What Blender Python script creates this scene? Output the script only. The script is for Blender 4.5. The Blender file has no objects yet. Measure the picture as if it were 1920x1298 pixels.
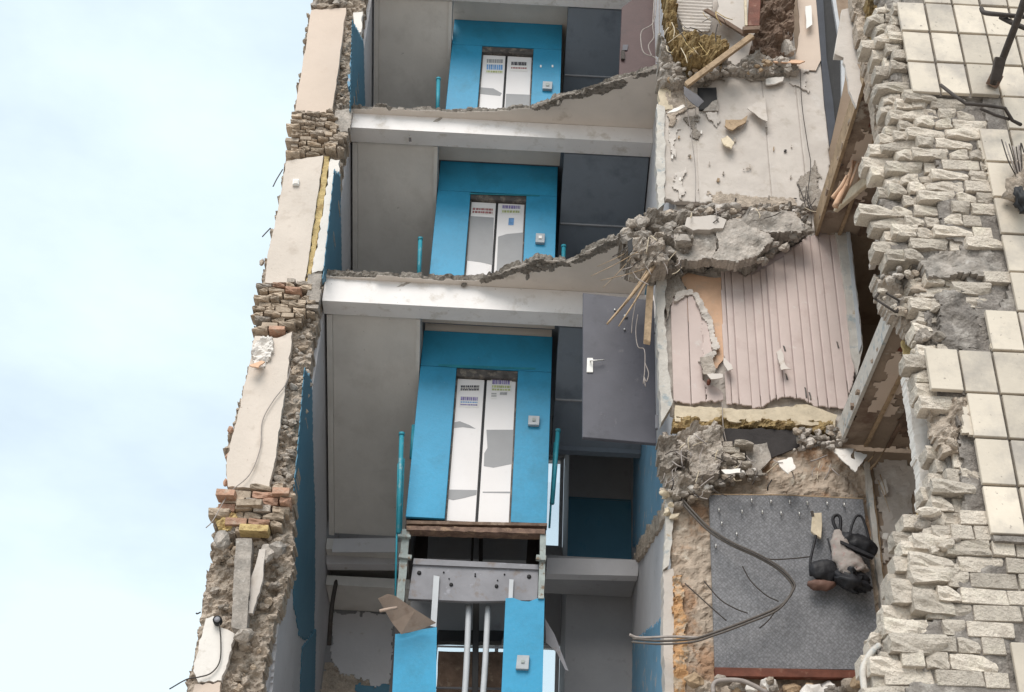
import bpy, bmesh, math, random
import numpy as np
from mathutils import Vector, Matrix, noise
random.seed(7)
R = math.radians
scene = bpy.context.scene
COL = scene.collection

# ------------------------------------------------------------------ camera
PITCH = R(34.0)
ZEN = (1150.0, -3000.0)          # where the verticals of the photograph meet
CEN = (960.0, 649.0)
_d = (ZEN[0]-CEN[0], ZEN[1]-CEN[1]); _L = math.hypot(*_d)
FOC = _L*math.tan(PITCH)         # focal length in pixels of a 1920 wide picture
UPV = (_d[0]/_L, -_d[1]/_L); RTV = (UPV[1], -UPV[0])
FWD = Vector((0, math.cos(PITCH), math.sin(PITCH)))
UPW = Vector((0, -math.sin(PITCH), math.cos(PITCH)))
RTW = Vector((1, 0, 0))
EYE = Vector((0, 0, 1.7))
cam_d = bpy.data.cameras.new('camera'); cam = bpy.data.objects.new('camera', cam_d); COL.objects.link(cam)
cam_d.sensor_width = 36.0; cam_d.lens = 36.0*FOC/1920.0
cam_d.clip_start = 0.1; cam_d.clip_end = 2000
ix = RTW*RTV[0] + UPW*UPV[0]      # picture x axis in the world
iy = RTW*RTV[1] + UPW*UPV[1]      # picture up axis
cam.matrix_world = Matrix(((ix.x, iy.x, -FWD.x, EYE.x), (ix.y, iy.y, -FWD.y, EYE.y), (ix.z, iy.z, -FWD.z, EYE.z), (0, 0, 0, 1)))
scene.camera = cam
scene.render.resolution_x = 1024; scene.render.resolution_y = 692

# ------------------------------------------------------------------ sky and sun
SUN_EL, SUN_AZ = 46.0, 196.0     # azimuth measured from +Y towards +X: behind the camera, slightly to the left
w = bpy.data.worlds.new('World'); scene.world = w; w.use_nodes = True
nt = w.node_tree; nt.nodes.clear()
out = nt.nodes.new('ShaderNodeOutputWorld'); bg = nt.nodes.new('ShaderNodeBackground')
sky = nt.nodes.new('ShaderNodeTexSky'); sky.sky_type = 'NISHITA'; sky.sun_disc = False
sky.sun_elevation = R(SUN_EL); sky.sun_rotation = R(SUN_AZ); sky.air_density = 1.0; sky.dust_density = 2.0
tc = nt.nodes.new('ShaderNodeTexCoord'); mp = nt.nodes.new('ShaderNodeMapping')
mp.inputs['Scale'].default_value = (1.0, 1.0, 2.2); mp.inputs['Location'].default_value = (3.1, 0.4, 0.0)
nz = nt.nodes.new('ShaderNodeTexNoise'); nz.inputs['Scale'].default_value = 2.6; nz.inputs['Detail'].default_value = 6; nz.inputs['Roughness'].default_value = .55
rp = nt.nodes.new('ShaderNodeValToRGB'); rp.color_ramp.elements[0].position = .36; rp.color_ramp.elements[0].color = (.70, .70, .70, 1)
rp.color_ramp.elements[1].position = .62; rp.color_ramp.elements[1].color = (.96, .96, .96, 1)
mx = nt.nodes.new('ShaderNodeMixRGB'); mx.inputs[2].default_value = (7.0, 8.2, 8.9, 1)
nt.links.new(tc.outputs['Generated'], mp.inputs['Vector']); nt.links.new(mp.outputs['Vector'], nz.inputs['Vector'])
nt.links.new(nz.outputs['Fac'], rp.inputs['Fac']); nt.links.new(rp.outputs['Color'], mx.inputs[0])
nt.links.new(sky.outputs['Color'], mx.inputs[1]); nt.links.new(mx.outputs['Color'], bg.inputs['Color'])
bg.inputs['Strength'].default_value = 0.1
nt.links.new(bg.outputs['Background'], out.inputs['Surface'])
sun_d = bpy.data.lights.new('sun', 'SUN'); sun_d.energy = 2.2; sun_d.angle = R(36.0); sun_d.color = (1.0, .94, .86)
sun = bpy.data.objects.new('sun', sun_d); COL.objects.link(sun)
_sd = Vector((math.sin(R(SUN_AZ))*math.cos(R(SUN_EL)), math.cos(R(SUN_AZ))*math.cos(R(SUN_EL)), math.sin(R(SUN_EL))))
sun.rotation_euler = (-_sd).to_track_quat('-Z', 'Y').to_euler(); sun.location = _sd*60
scene.view_settings.view_transform = 'Standard'; scene.view_settings.look = 'None'
scene.view_settings.gamma = 1.0; scene.view_settings.use_curve_mapping = False
scene.view_settings.exposure = 0.42

# ------------------------------------------------------------------ placing: a sight line met with a wall, floor or side plane
def ray(x, y):
    qx, qy = x-CEN[0], -(y-CEN[1])
    return FWD*FOC + RTW*(qx*RTV[0]+qy*RTV[1]) + UPW*(qx*UPV[0]+qy*UPV[1])
def PY(x, y, Y): r = ray(x, y); return EYE + r*(Y/r.y)
def PX(x, y, X): r = ray(x, y); return EYE + r*(X/r.x)
def PZ(x, y, Z): r = ray(x, y); return EYE + r*((Z-EYE.z)/r.z)
def xz(pts, Y): return [(lambda p: (p.x, p.z))(PY(x, y, Y)) for x, y in pts]
def yz(pts, X): return [(lambda p: (p.y, p.z))(PX(x, y, X)) for x, y in pts]
def xy(pts, Z): return [(lambda p: (p.x, p.y))(PZ(x, y, Z)) for x, y in pts]

# ------------------------------------------------------------------ materials
def mat(name, base, var=.12, scale=3.0, rough=.85, bump=.25, bscale=30.0, stain=None, stain2=None, rnd=.0, metal=0.0, spec=.3, fine=.0):
    m = bpy.data.materials.new(name); m.use_nodes = True
    t = m.node_tree; N = t.nodes; L = t.links
    b = N['Principled BSDF']; b.inputs['Roughness'].default_value = rough; b.inputs['Metallic'].default_value = metal
    b.inputs['Specular IOR Level'].default_value = spec
    tc = N.new('ShaderNodeNewGeometry'); oi = N.new('ShaderNodeObjectInfo')
    sc = N.new('ShaderNodeVectorMath'); sc.operation = 'SCALE'; sc.inputs[0].default_value = (31.0, 17.0, 43.0); L.new(oi.outputs['Random'], sc.inputs['Scale'])
    ad = N.new('ShaderNodeVectorMath'); ad.operation = 'ADD'; L.new(tc.outputs['Position'], ad.inputs[0]); L.new(sc.outputs[0], ad.inputs[1])
    V = ad.outputs[0]
    def nse(s, det=6, r=.6):
        n = N.new('ShaderNodeTexNoise'); n.inputs['Scale'].default_value = s; n.inputs['Detail'].default_value = det; n.inputs['Roughness'].default_value = r
        L.new(V, n.inputs['Vector']); return n
    n1 = nse(scale)
    ramp = N.new('ShaderNodeValToRGB'); e = ramp.color_ramp.elements
    e[0].position = .3; e[1].position = .7
    e[0].color = tuple(max(0, c*(1-var*1.3)) for c in base)+(1,); e[1].color = tuple(min(1, c*(1+var)) for c in base)+(1,)
    L.new(n1.outputs['Fac'], ramp.inputs['Fac']); col = ramp.outputs['Color']
    for st in (stain, stain2):
        if not st: continue
        c, s, lo, hi = st
        n = nse(s, 8, .65); r2 = N.new('ShaderNodeValToRGB'); r2.color_ramp.elements[0].position = lo; r2.color_ramp.elements[1].position = hi
        L.new(n.outputs['Fac'], r2.inputs['Fac'])
        mxx = N.new('ShaderNodeMixRGB'); mxx.inputs[2].default_value = tuple(c)+(1,)
        L.new(r2.outputs['Color'], mxx.inputs[0]); L.new(col, mxx.inputs[1]); col = mxx.outputs['Color']
    if fine:
        n = nse(bscale*2, 3, .7); r3 = N.new('ShaderNodeMapRange'); r3.inputs[3].default_value = 1-fine; r3.inputs[4].default_value = 1+fine
        r3.inputs[1].default_value = .3; r3.inputs[2].default_value = .7
        L.new(n.outputs['Fac'], r3.inputs[0])
        hs = N.new('ShaderNodeHueSaturation'); L.new(r3.outputs[0], hs.inputs['Value']); L.new(col, hs.inputs['Color']); col = hs.outputs['Color']
    if rnd:
        r3 = N.new('ShaderNodeMapRange'); r3.inputs[3].default_value = 1-rnd; r3.inputs[4].default_value = 1+rnd*.6; L.new(oi.outputs['Random'], r3.inputs[0])
        hs = N.new('ShaderNodeHueSaturation'); L.new(r3.outputs[0], hs.inputs['Value']); L.new(col, hs.inputs['Color']); col = hs.outputs['Color']
    L.new(col, b.inputs['Base Color'])
    if bump:
        n = nse(bscale, 5, .65); bp = N.new('ShaderNodeBump'); bp.inputs['Strength'].default_value = bump; bp.inputs['Distance'].default_value = .03
        L.new(n.outputs['Fac'], bp.inputs['Height']); L.new(bp.outputs['Normal'], b.inputs['Normal'])
    return m
M = {}
M['ground'] = mat('ground', (.44, .39, .34), .2, .5, stain=((.34, .30, .26), .3, .45, .6))
M['concrete'] = mat('concrete', (.43, .385, .345), .22, 5, bump=.6, bscale=22, stain=((.29, .265, .24), 7, .47, .64), stain2=((.52, .485, .45), 13, .57, .68), fine=.18, rnd=.2)
M['rubble'] = mat('rubble', (.44, .385, .335), .25, 9, bump=.9, bscale=34, stain=((.27, .235, .20), 9, .54, .66), stain2=((.56, .51, .46), 14, .56, .66), fine=.25, rnd=.3)
M['rubble_brown'] = mat('rubble_brown', (.47, .395, .325), .25, 9, bump=.9, bscale=34, stain=((.29, .235, .19), 10, .54, .66), stain2=((.54, .46, .39), 13, .56, .66), fine=.2)
M['mortar'] = mat('mortar', (.24, .215, .195), .25, 8, bump=.8, bscale=30, stain=((.38, .35, .32), 8, .50, .66), fine=.2)
M['white_paint'] = mat('white_paint', (.80, .77, .76), .05, 2, bump=.1, bscale=25, stain=((.58, .53, .48), 5, .54, .72), stain2=((.45, .40, .35), 26, .66, .71))
M['ceiling_beige'] = mat('ceiling_beige', (.72, .65, .59), .06, 2, bump=.12, bscale=20, stain=((.44, .37, .30), 3, .6, .8))
M['stair_grey'] = mat('stair_grey', (.60, .575, .55), .07, 1.5, bump=.15, bscale=15, stain=((.50, .475, .45), 2.5, .5, .75), stain2=((.24, .23, .22), 14, .68, .73))
M['soffit_shaded'] = mat('soffit_shaded', (.165, .19, .225), .08, 1.5, bump=.1, bscale=15, stain=((.12, .14, .17), 3, .5, .7))  # stair grey darkened in the colour itself, standing in for shade
M['fracture'] = mat('fracture', (.27, .24, .21), .3, 14, bump=1.0, bscale=45, stain=((.15, .13, .11), 16, .5, .6), stain2=((.42, .39, .35), 22, .58, .66), fine=.2)
M['wall_white'] = mat('wall_white', (.56, .55, .57), .06, 2, bump=.12, bscale=20, stain=((.38, .35, .32), 6, .62, .75))
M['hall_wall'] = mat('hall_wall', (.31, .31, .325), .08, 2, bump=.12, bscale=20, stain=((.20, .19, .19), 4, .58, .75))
M['cream'] = mat('cream', (.64, .565, .50), .06, 1.6, bump=.2, bscale=22, stain=((.48, .41, .35), 5, .55, .78), stain2=((.40, .33, .28), 18, .66, .72))
M['peach_cream'] = mat('peach_cream', (.63, .52, .44), .05, 1.6, bump=.12, bscale=18, stain=((.58, .46, .38), 5, .62, .8))
M['plaster_white'] = mat('plaster_white', (.74, .70, .66), .06, 3, bump=.15, bscale=22, stain=((.55, .50, .45), 8, .58, .72))
M['plaster_grey'] = mat('plaster_grey', (.55, .50, .46), .08, 2.2, bump=.2, bscale=18, stain=((.42, .37, .32), 5, .55, .72), stain2=((.64, .60, .57), 3, .6, .75))
M['peach'] = mat('peach', (.62, .40, .27), .1, 4, bump=.2, stain=((.50, .36, .27), 6, .55, .7))
M['tan'] = mat('tan', (.44, .34, .28), .1, 5, bump=.2, stain=((.34, .25, .20), 7, .54, .68))
M['orange_plaster'] = mat('orange_plaster', (.55, .32, .16), .2, 6, bump=.5, stain=((.45, .36, .27), 8, .5, .6))
M['pink'] = mat('pink', (.585, .485, .455), .05, 2.5, bump=.1, bscale=15, stain=((.50, .395, .37), 4, .53, .75), stain2=((.62, .56, .53), 9, .6, .72))
M['pink_dark'] = mat('pink_dark', (.44, .36, .355), .04, 3, bump=.08)
M['blue'] = mat('blue', (.03, .29, .50), .10, 1.2, rough=.5, bump=.10, bscale=14, spec=.4, stain=((.025, .22, .36), 2.5, .50, .75), stain2=((.22, .36, .44), 26, .69, .74), fine=.04)
M['blue_dado'] = mat('blue_dado', (.075, .20, .29), .08, 2, rough=.55, bump=.1, bscale=14, stain=((.03, .15, .25), 4, .58, .75))
M['blue_light'] = mat('blue_light', (.16, .33, .48), .1, 3, rough=.6, bump=.15, stain=((.40, .40, .42), 5, .58, .64))
M['lift_white'] = mat('lift_white', (.78, .75, .75), .03, 2, rough=.55, bump=.04, stain=((.60, .56, .54), 5, .64, .8))
M['lift_grey'] = mat('lift_grey', (.31, .31, .32), .05, 4, rough=.5, bump=.04)
M['black'] = mat('black', (.02, .02, .022), .2, 6, rough=.6, bump=.1)
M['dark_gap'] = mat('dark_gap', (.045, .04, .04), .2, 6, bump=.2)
M['lintel'] = mat('lintel', (.10, .09, .085), .3, 10, rough=.6, stain=((.22, .19, .16), 12, .52, .62))
M['steel'] = mat('steel', (.24, .238, .26), .12, 4, rough=.55, bump=.08, stain=((.20, .17, .16), 7, .56, .7), stain2=((.33, .33, .37), 9, .6, .7))
M['steel_green'] = mat('steel_green', (.33, .37, .36), .2, 8, rough=.6, bump=.2, stain=((.20, .15, .11), 12, .54, .64))
M['rust'] = mat('rust', (.20, .13, .10), .35, 10, rough=.8, bump=.4, stain=((.32, .22, .15), 12, .52, .64))
M['teal'] = mat('teal', (.03, .25, .33), .15, 6, rough=.5, bump=.1, stain=((.20, .34, .38), 9, .58, .68))
M['door_grey'] = mat('door_grey', (.092, .092, .112), .12, 2.5, rough=.5, bump=.05, stain=((.07, .07, .085), 4, .56, .72), stain2=((.15, .145, .16), 7, .62, .74))
M['door_brown'] = mat('door_brown', (.085, .05, .05), .1, 3, rough=.55, bump=.08, stain=((.06, .04, .04), 5, .56, .7))
M['door_navy'] = mat('door_navy', (.035, .04, .055), .15, 5, rough=.5, bump=.08)
M['chrome'] = mat('chrome', (.62, .61, .60), .05, 10, rough=.3, metal=.8, bump=0)
M['wire'] = mat('wire', (.06, .05, .045), .2, 20, rough=.7, bump=0)
M['cable'] = mat('cable', (.12, .105, .095), .2, 20, rough=.7, bump=0)
M['wire_light'] = mat('wire_light', (.34, .30, .28), .15, 20, rough=.7, bump=0)
M['wood'] = mat('wood', (.40, .29, .19), .22, 9, rough=.8, bump=.35, bscale=40, stain=((.24, .17, .11), 11, .54, .66))
M['wood_pale'] = mat('wood_pale', (.62, .53, .40), .14, 9, rough=.75, bump=.25, bscale=40, stain=((.45, .36, .24), 11, .56, .68))
M['wood_dark'] = mat('wood_dark', (.17, .115, .085), .3, 7, rough=.8, bump=.3, stain=((.28, .21, .16), 8, .55, .66))
M['redbrown'] = mat('redbrown', (.16, .055, .035), .25, 8, rough=.6, bump=.2, stain=((.26, .14, .10), 10, .58, .68))
M['wool'] = mat('wool', (.38, .275, .135), .35, 14, bump=1.0, bscale=45, stain=((.22, .14, .06), 12, .5, .62), fine=.3)
M['foam_yellow'] = mat('foam_yellow', (.58, .44, .21), .25, 10, bump=.6, bscale=40, stain=((.34, .22, .10), 12, .54, .63))
M['corrugated'] = mat('corrugated', (.58, .53, .49), .08, 3, bump=.1, stain=((.42, .36, .30), 6, .58, .7))
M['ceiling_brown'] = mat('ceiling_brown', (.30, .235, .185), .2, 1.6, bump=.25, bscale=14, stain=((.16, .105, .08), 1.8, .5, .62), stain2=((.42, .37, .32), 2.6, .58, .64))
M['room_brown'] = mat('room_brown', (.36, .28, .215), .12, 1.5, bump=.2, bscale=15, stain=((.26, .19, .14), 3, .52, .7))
M['silicate'] = mat('silicate', (.68, .605, .52), .10, 9, bump=1.0, bscale=45, stain=((.50, .435, .37), 14, .54, .68), stain2=((.75, .68, .57), 5, .53, .68), rnd=.30, fine=.12)
M['old_brick'] = mat('old_brick', (.50, .405, .315), .2, 8, bump=.6, bscale=28, stain=((.26, .20, .15), 9, .53, .65), rnd=.35, fine=.14)
M['red_brick'] = mat('red_brick', (.46, .28, .20), .2, 8, bump=.6, bscale=28, stain=((.48, .36, .28), 9, .55, .65), rnd=.25, fine=.12)
M['tile'] = mat('tile', (.62, .55, .46), .08, 2.5, rough=.55, bump=.12, bscale=18, stain=((.40, .36, .32), 2.2, .46, .64), stain2=((.26, .22, .19), 24, .63, .70), rnd=.2, spec=.4)  # broad grey blotches mix grime with painted-in patchy shade
M['adhesive'] = mat('adhesive', (.44, .36, .29), .16, 5, bump=.8, bscale=12, stain=((.36, .23, .15), 3, .52, .64), stain2=((.60, .54, .46), 5, .60, .68), fine=.1)
M['carpet'] = mat('carpet', (.27, .272, .29), .06, 3, rough=.95, bump=.5, bscale=110, fine=.38)
M['leather'] = mat('leather', (.022, .022, .026), .2, 10, rough=.5, bump=.25, bscale=25)
M['leather_brown'] = mat('leather_brown', (.16, .09, .07), .2, 10, rough=.6, bump=.25)
M['cloth'] = mat('cloth', (.37, .325, .30), .12, 14, rough=.9, bump=.4, bscale=30, stain=((.36, .27, .25), 18, .55, .62))
M['paper'] = mat('paper', (.74, .72, .70), .04, 8, bump=.03)
M['print_dark'] = mat('print_dark', (.06, .055, .07), .3, 20, bump=0)
M['print_blue'] = mat('print_blue', (.16, .32, .58), .25, 20, bump=0)
M['print_violet'] = mat('print_violet', (.26, .22, .42), .3, 22, bump=0)
M['print_green'] = mat('print_green', (.42, .45, .22), .25, 22, bump=0)
M['print_red'] = mat('print_red', (.36, .16, .16), .25, 22, bump=0)
M['button'] = mat('button', (.40, .43, .46), .1, 10, rough=.5, bump=.05)
M['white_plastic'] = mat('white_plastic', (.80, .79, .77), .03, 8, rough=.4, bump=0)
M['frame_white'] = mat('frame_white', (.50, .52, .55), .06, 6, rough=.5, bump=.05)
M['jamb'] = mat('jamb', (.56, .53, .49), .12, 7, bump=.35, bscale=26, stain=((.34, .38, .40), 8, .56, .66), stain2=((.42, .33, .24), 10, .62, .7))
def weave(m):
    t = m.node_tree; N = t.nodes; L = t.links; b = N['Principled BSDF']
    g = N.new('ShaderNodeNewGeometry'); mp = N.new('ShaderNodeMapping'); mp.inputs['Rotation'].default_value = (0, R(45), 0); L.new(g.outputs['Position'], mp.inputs['Vector'])
    v = N.new('ShaderNodeTexVoronoi'); v.inputs['Scale'].default_value = 38; v.inputs['Randomness'].default_value = .45; L.new(mp.outputs[0], v.inputs['Vector'])
    mr = N.new('ShaderNodeMapRange'); mr.inputs[1].default_value = .1; mr.inputs[2].default_value = .75; mr.inputs[3].default_value = 1.22; mr.inputs[4].default_value = .70; L.new(v.outputs['Distance'], mr.inputs[0])
    old = b.inputs['Base Color'].links[0].from_socket
    hs = N.new('ShaderNodeHueSaturation'); L.new(old, hs.inputs['Color']); L.new(mr.outputs[0], hs.inputs['Value']); L.new(hs.outputs[0], b.inputs['Base Color'])
weave(M['carpet'])
def glass():
    m = bpy.data.materials.new('glass'); m.use_nodes = True; t = m.node_tree; t.nodes.clear()
    o = t.nodes.new('ShaderNodeOutputMaterial'); a = t.nodes.new('ShaderNodeBsdfTransparent'); a.inputs[0].default_value = (.92, .95, .96, 1)
    g = t.nodes.new('ShaderNodeBsdfGlossy'); g.inputs['Roughness'].default_value = .03
    mi = t.nodes.new('ShaderNodeMixShader'); mi.inputs[0].default_value = .06
    t.links.new(a.outputs[0], mi.inputs[1]); t.links.new(g.outputs[0], mi.inputs[2]); t.links.new(mi.outputs[0], o.inputs['Surface']); return m
M['glass'] = glass()

# ------------------------------------------------------------------ objects
def thing(name, label, cat, group=None):
    o = bpy.data.objects.new(name, None); COL.objects.link(o); o.empty_display_size = .2
    o['label'] = label; o['category'] = cat
    if group: o['group'] = group
    return o
def tag(o, label, cat, group=None):
    o['label'] = label; o['category'] = cat
    if group: o['group'] = group
    return o
def mesh_obj(name, verts, faces, m, parent=None, smooth=False, bevel=0.0):
    """links ONE mesh; the origin goes to the middle of its underside"""
    xs = [v[0] for v in verts]; ys = [v[1] for v in verts]; zs = [v[2] for v in verts]
    o3 = Vector(((min(xs)+max(xs))/2, (min(ys)+max(ys))/2, min(zs)))
    me = bpy.data.meshes.new(name); me.from_pydata([tuple(Vector(v)-o3) for v in verts], [], faces); me.validate()
    bm = bmesh.new(); bm.from_mesh(me); bmesh.ops.recalc_face_normals(bm, faces=bm.faces)
    if bevel:
        bmesh.ops.bevel(bm, geom=bm.edges[:], offset=bevel, segments=1, affect='EDGES', clamp_overlap=True)
    bm.to_mesh(me); bm.free()
    if smooth:
        for p in me.polygons: p.use_smooth = True
    me.materials.append(M[m] if isinstance(m, str) else m)
    o = bpy.data.objects.new(name, me); COL.objects.link(o); o.location = o3
    if parent:
        o.parent = parent
        if parent.type == 'MESH': o.matrix_parent_inverse = Matrix.Translation(-parent.location)
    return o
def adopt(o, parent): o.parent = parent; return o
def box(name, x0, x1, y0, y1, z0, z1, m, parent=None, bevel=0.0):
    v = [(x, y, z) for z in (z0, z1) for y in (y0, y1) for x in (x0, x1)]
    f = [(0, 1, 3, 2), (4, 6, 7, 5), (0, 4, 5, 1), (1, 5, 7, 3), (3, 7, 6, 2), (2, 6, 4, 0)]
    return mesh_obj(name, v, f, m, parent, bevel=bevel)
def hexa(name, pts8, m, parent=None, bevel=0.0):
    f = [(0, 1, 2, 3), (7, 6, 5, 4), (0, 4, 5, 1), (1, 5, 6, 2), (2, 6, 7, 3), (3, 7, 4, 0)]
    return mesh_obj(name, pts8, f, m, parent, bevel=bevel)
def torn(pts, amp, n=6, seed=0):
    rr = random.Random(seed); o = []
    for i, a in enumerate(pts):
        b = pts[(i+1) % len(pts)]
        L = math.hypot(b[0]-a[0], b[1]-a[1]); k = max(1, int(L/n))
        for j in range(k):
            t = j/k; x = a[0]+(b[0]-a[0])*t; y = a[1]+(b[1]-a[1])*t
            g = 0 if j == 0 else amp
            o.append((x+rr.uniform(-g, g), y+rr.uniform(-g, g)))
    return o
def plate(name, pts, Y, t, m, parent=None, dy=None, tear=0, n=7, seed=0, bevel=0.0):
    """a frontal sheet whose outline is given by sight lines on the plane Y, thickness t going back; dy(x, y) bends it"""
    if tear: pts = torn(pts, tear, n, seed)
    fr = []
    for x, y in pts:
        p = PY(x, y, Y)
        if dy: p = Vector((p.x, p.y+dy(x, y), p.z))
        fr.append(p)
    k = len(fr); v = fr + [p+Vector((0, t, 0)) for p in fr]
    f = [tuple(range(k)), tuple(range(2*k-1, k-1, -1))] + [(i, i+k, (i+1) % k+k, (i+1) % k) for i in range(k)]
    if dy:
        o = mesh_obj(name, v, f[2:]+[f[0], f[1]], m, parent)
        bm = bmesh.new(); bm.from_mesh(o.data); bmesh.ops.triangulate(bm, faces=bm.faces); bm.to_mesh(o.data); bm.free(); return o
    return mesh_obj(name, v, f, m, parent, bevel=bevel)
def inside(poly, U, Vv):
    r = np.zeros(U.shape, bool); n = len(poly)
    for i in range(n):
        x0, y0 = poly[i]; x1, y1 = poly[(i+1) % n]
        if y0 == y1: continue
        c = ((y0 > Vv) != (y1 > Vv)) & (U < (x1-x0)*(Vv-y0)/(y1-y0)+x0)
        r ^= c
    return r
def fbm(p, s, oct=4):
    return noise.fractal(Vector(p)*s, 1.0, 2.1, oct, noise_basis='PERLIN_ORIGINAL')
def cells(p, s):
    d, q = noise.voronoi(Vector(p)*s, distance_metric='DISTANCE', exponent=2.5)
    return noise.cell(q[0]*7.3), d[1]-d[0]
def sheet(name, poly, D, t, m, parent=None, step=.02, amp=0.0, jag=0.0, jagu=1.0, ns=5.0, blocky=0.0, bs=9.0, plane='Y', seed=0, wave=None, stretch=1.0, smooth=False):
    """a sheet with a torn outline and a relief: poly in the plane's own metres, D its distance, t its thickness away from the viewer"""
    us = [p[0] for p in poly]; vs = [p[1] for p in poly]
    u0, u1, v0, v1 = min(us)-jag, max(us)+jag, min(vs)-jag, max(vs)+jag
    nu = max(1, int(math.ceil((u1-u0)/step))); nv = max(1, int(math.ceil((v1-v0)/step)))
    U, V = np.meshgrid(u0+(np.arange(nu)+.5)*step, v0+(np.arange(nv)+.5)*step, indexing='ij')
    if jag:
        J1 = np.zeros_like(U); J2 = np.zeros_like(U)
        for i in range(nu):
            for j in range(nv):
                q = (U[i, j], V[i, j], seed*3.7)
                J1[i, j] = fbm(q, 7.0, 4)*jag; J2[i, j] = fbm((q[0]+9, q[1], q[2]), 7.0, 4)*jag
        U = U+J1*jagu; V = V+J2
    ins = inside(poly, U, V)
    idx = {}; verts = []; faces = []
    sgn = {'Y': 1, 'X': 1, 'X-': -1, 'Z': 1}[plane]
    def to3(u, v, d):
        if plane == 'Y': return (u, d, v)
        if plane[0] == 'X': return (d, u, v)
        return (u, v, d)
    def vid(i, j):
        k = (i, j)
        if k not in idx:
            u = u0+i*step; v = v0+j*step; h = 0
            q = (u+seed*1.3, v*stretch, seed*2.1)
            if amp: h += fbm(q, ns, 5)*amp
            if blocky:
                c, e = cells(q, bs); h += (c*blocky)*min(1, e*6) - blocky*.5*(1-min(1, e*8))
            if wave: h += wave(u, v)
            rr = random.Random(i*7919+j*104729+seed)
            ju = rr.uniform(-.28, .28)*step*jagu if amp or blocky or jag else 0; jv = rr.uniform(-.28, .28)*step if amp or blocky or jag else 0
            idx[k] = len(verts); verts.append(to3(u+ju, v+jv, D-sgn*h))
        return idx[k]
    edges = {}
    for i in range(nu):
        for j in range(nv):
            if ins[i, j]:
                q = [vid(i, j), vid(i+1, j), vid(i+1, j+1), vid(i, j+1)]
                faces.append(tuple(q))
                for a in range(4):
                    e = (q[a], q[(a+1) % 4]); k = (min(e), max(e))
                    edges[k] = None if k in edges else e
    back = {}
    def bid(a):
        if a not in back:
            x, y, z = verts[a]
            back[a] = len(verts)
            verts.append((x, D+t, z) if plane == 'Y' else ((D+sgn*t, y, z) if plane[0] == 'X' else (x, y, D+t)))
        return back[a]
    for e in [e for e in edges.values() if e]:
        faces.append((e[1], e[0], bid(e[0]), bid(e[1])))
    if not faces: return None
    return mesh_obj(name, verts, faces, m, parent, smooth=smooth)
def spline(pts, n=8):
    P = [Vector(p) for p in pts]; P = [P[0]*2-P[1]]+P+[P[-1]*2-P[-2]]; o = []
    for i in range(1, len(P)-2):
        for k in range(n):
            t = k/n; a, b, c, d = P[i-1:i+3]
            o.append(.5*((2*b)+(c-a)*t+(2*a-5*b+4*c-d)*t*t+(3*b-a-3*c+d)*t**3))
    o.append(P[-2]); return o
def tube(name, pts, r, m, parent=None, sides=6, smooth_path=True, taper=None):
    P = spline(pts, 6) if smooth_path and len(pts) > 2 else [Vector(p) for p in pts]
    v = []; f = []
    for i, p in enumerate(P):
        d = (P[min(i+1, len(P)-1)]-P[max(i-1, 0)]).normalized()
        a = d.cross(Vector((0.13, 1, .21))).normalized(); b = d.cross(a)
        rr = r*(taper(i/(len(P)-1)) if taper else 1)
        for k in range(sides):
            t = 2*math.pi*k/sides; v.append(p+(a*math.cos(t)+b*math.sin(t))*rr)
    for i in range(len(P)-1):
        for k in range(sides):
            f.append((i*sides+k, i*sides+(k+1) % sides, (i+1)*sides+(k+1) % sides, (i+1)*sides+k))
    f.append(tuple(range(sides))); f.append(tuple(range(len(P)*sides-1, (len(P)-1)*sides-1, -1)))
    return mesh_obj(name, v, f, m, parent, smooth=True)
def pts3(l): return [PY(x, y, Y) for x, y, Y in l]
def bar(name, a, b, wd, th, m, parent=None, bevel=.004, up=Vector((0, 1, 0)), split=0, seed=0):
    """a squared timber or flat bar from a to b; split roughens its broken ends"""
    a = Vector(a); b = Vector(b); d = (b-a).normalized(); s = d.cross(up).normalized()*wd/2; u = s.cross(d).normalized()*th/2
    rr = random.Random(seed)
    def e(): return d*rr.uniform(-split, split)
    v = [a-s-u+e(), a+s-u+e(), a+s+u+e(), a-s+u+e(), b-s-u+e(), b+s-u+e(), b+s+u+e(), b-s+u+e()]
    return hexa(name, v, m, parent, bevel=bevel)
# broken lumps, shared meshes
def lump_mesh(k, n=24):
    rr = random.Random(900+k); bm = bmesh.new()
    for i in range(n):
        d = Vector((rr.gauss(0, 1), rr.gauss(0, 1), rr.gauss(0, 1))).normalized()
        bm.verts.new(d*rr.uniform(.42, .52))
    r = bmesh.ops.convex_hull(bm, input=bm.verts)
    bmesh.ops.delete(bm, geom=[g for g in r['geom_interior'] if isinstance(g, bmesh.types.BMVert)], context='VERTS')
    bmesh.ops.subdivide_edges(bm, edges=bm.edges[:], cuts=1, use_grid_fill=True)
    for v in bm.verts: v.co += noise.noise_vector(v.co*3.2+Vector((k*5.3, 0, 0)))*.11
    me = bpy.data.meshes.new('lump'); bm.to_mesh(me); bm.free(); return me
LUMPS = {}
def lump(name, c, size, m, parent=None, seed=0):
    rr = random.Random(seed); k = (rr.randrange(10), m)
    if k not in LUMPS:
        me = lump_mesh(k[0]); me.materials.append(M[m]); LUMPS[k] = me
    o = bpy.data.objects.new(name, LUMPS[k]); COL.objects.link(o); o.location = c; o.scale = size
    o.rotation_euler = (rr.uniform(-.5, .5), rr.uniform(-.5, .5), rr.uniform(-.5, .5))
    if parent: o.parent = parent
    return o
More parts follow.
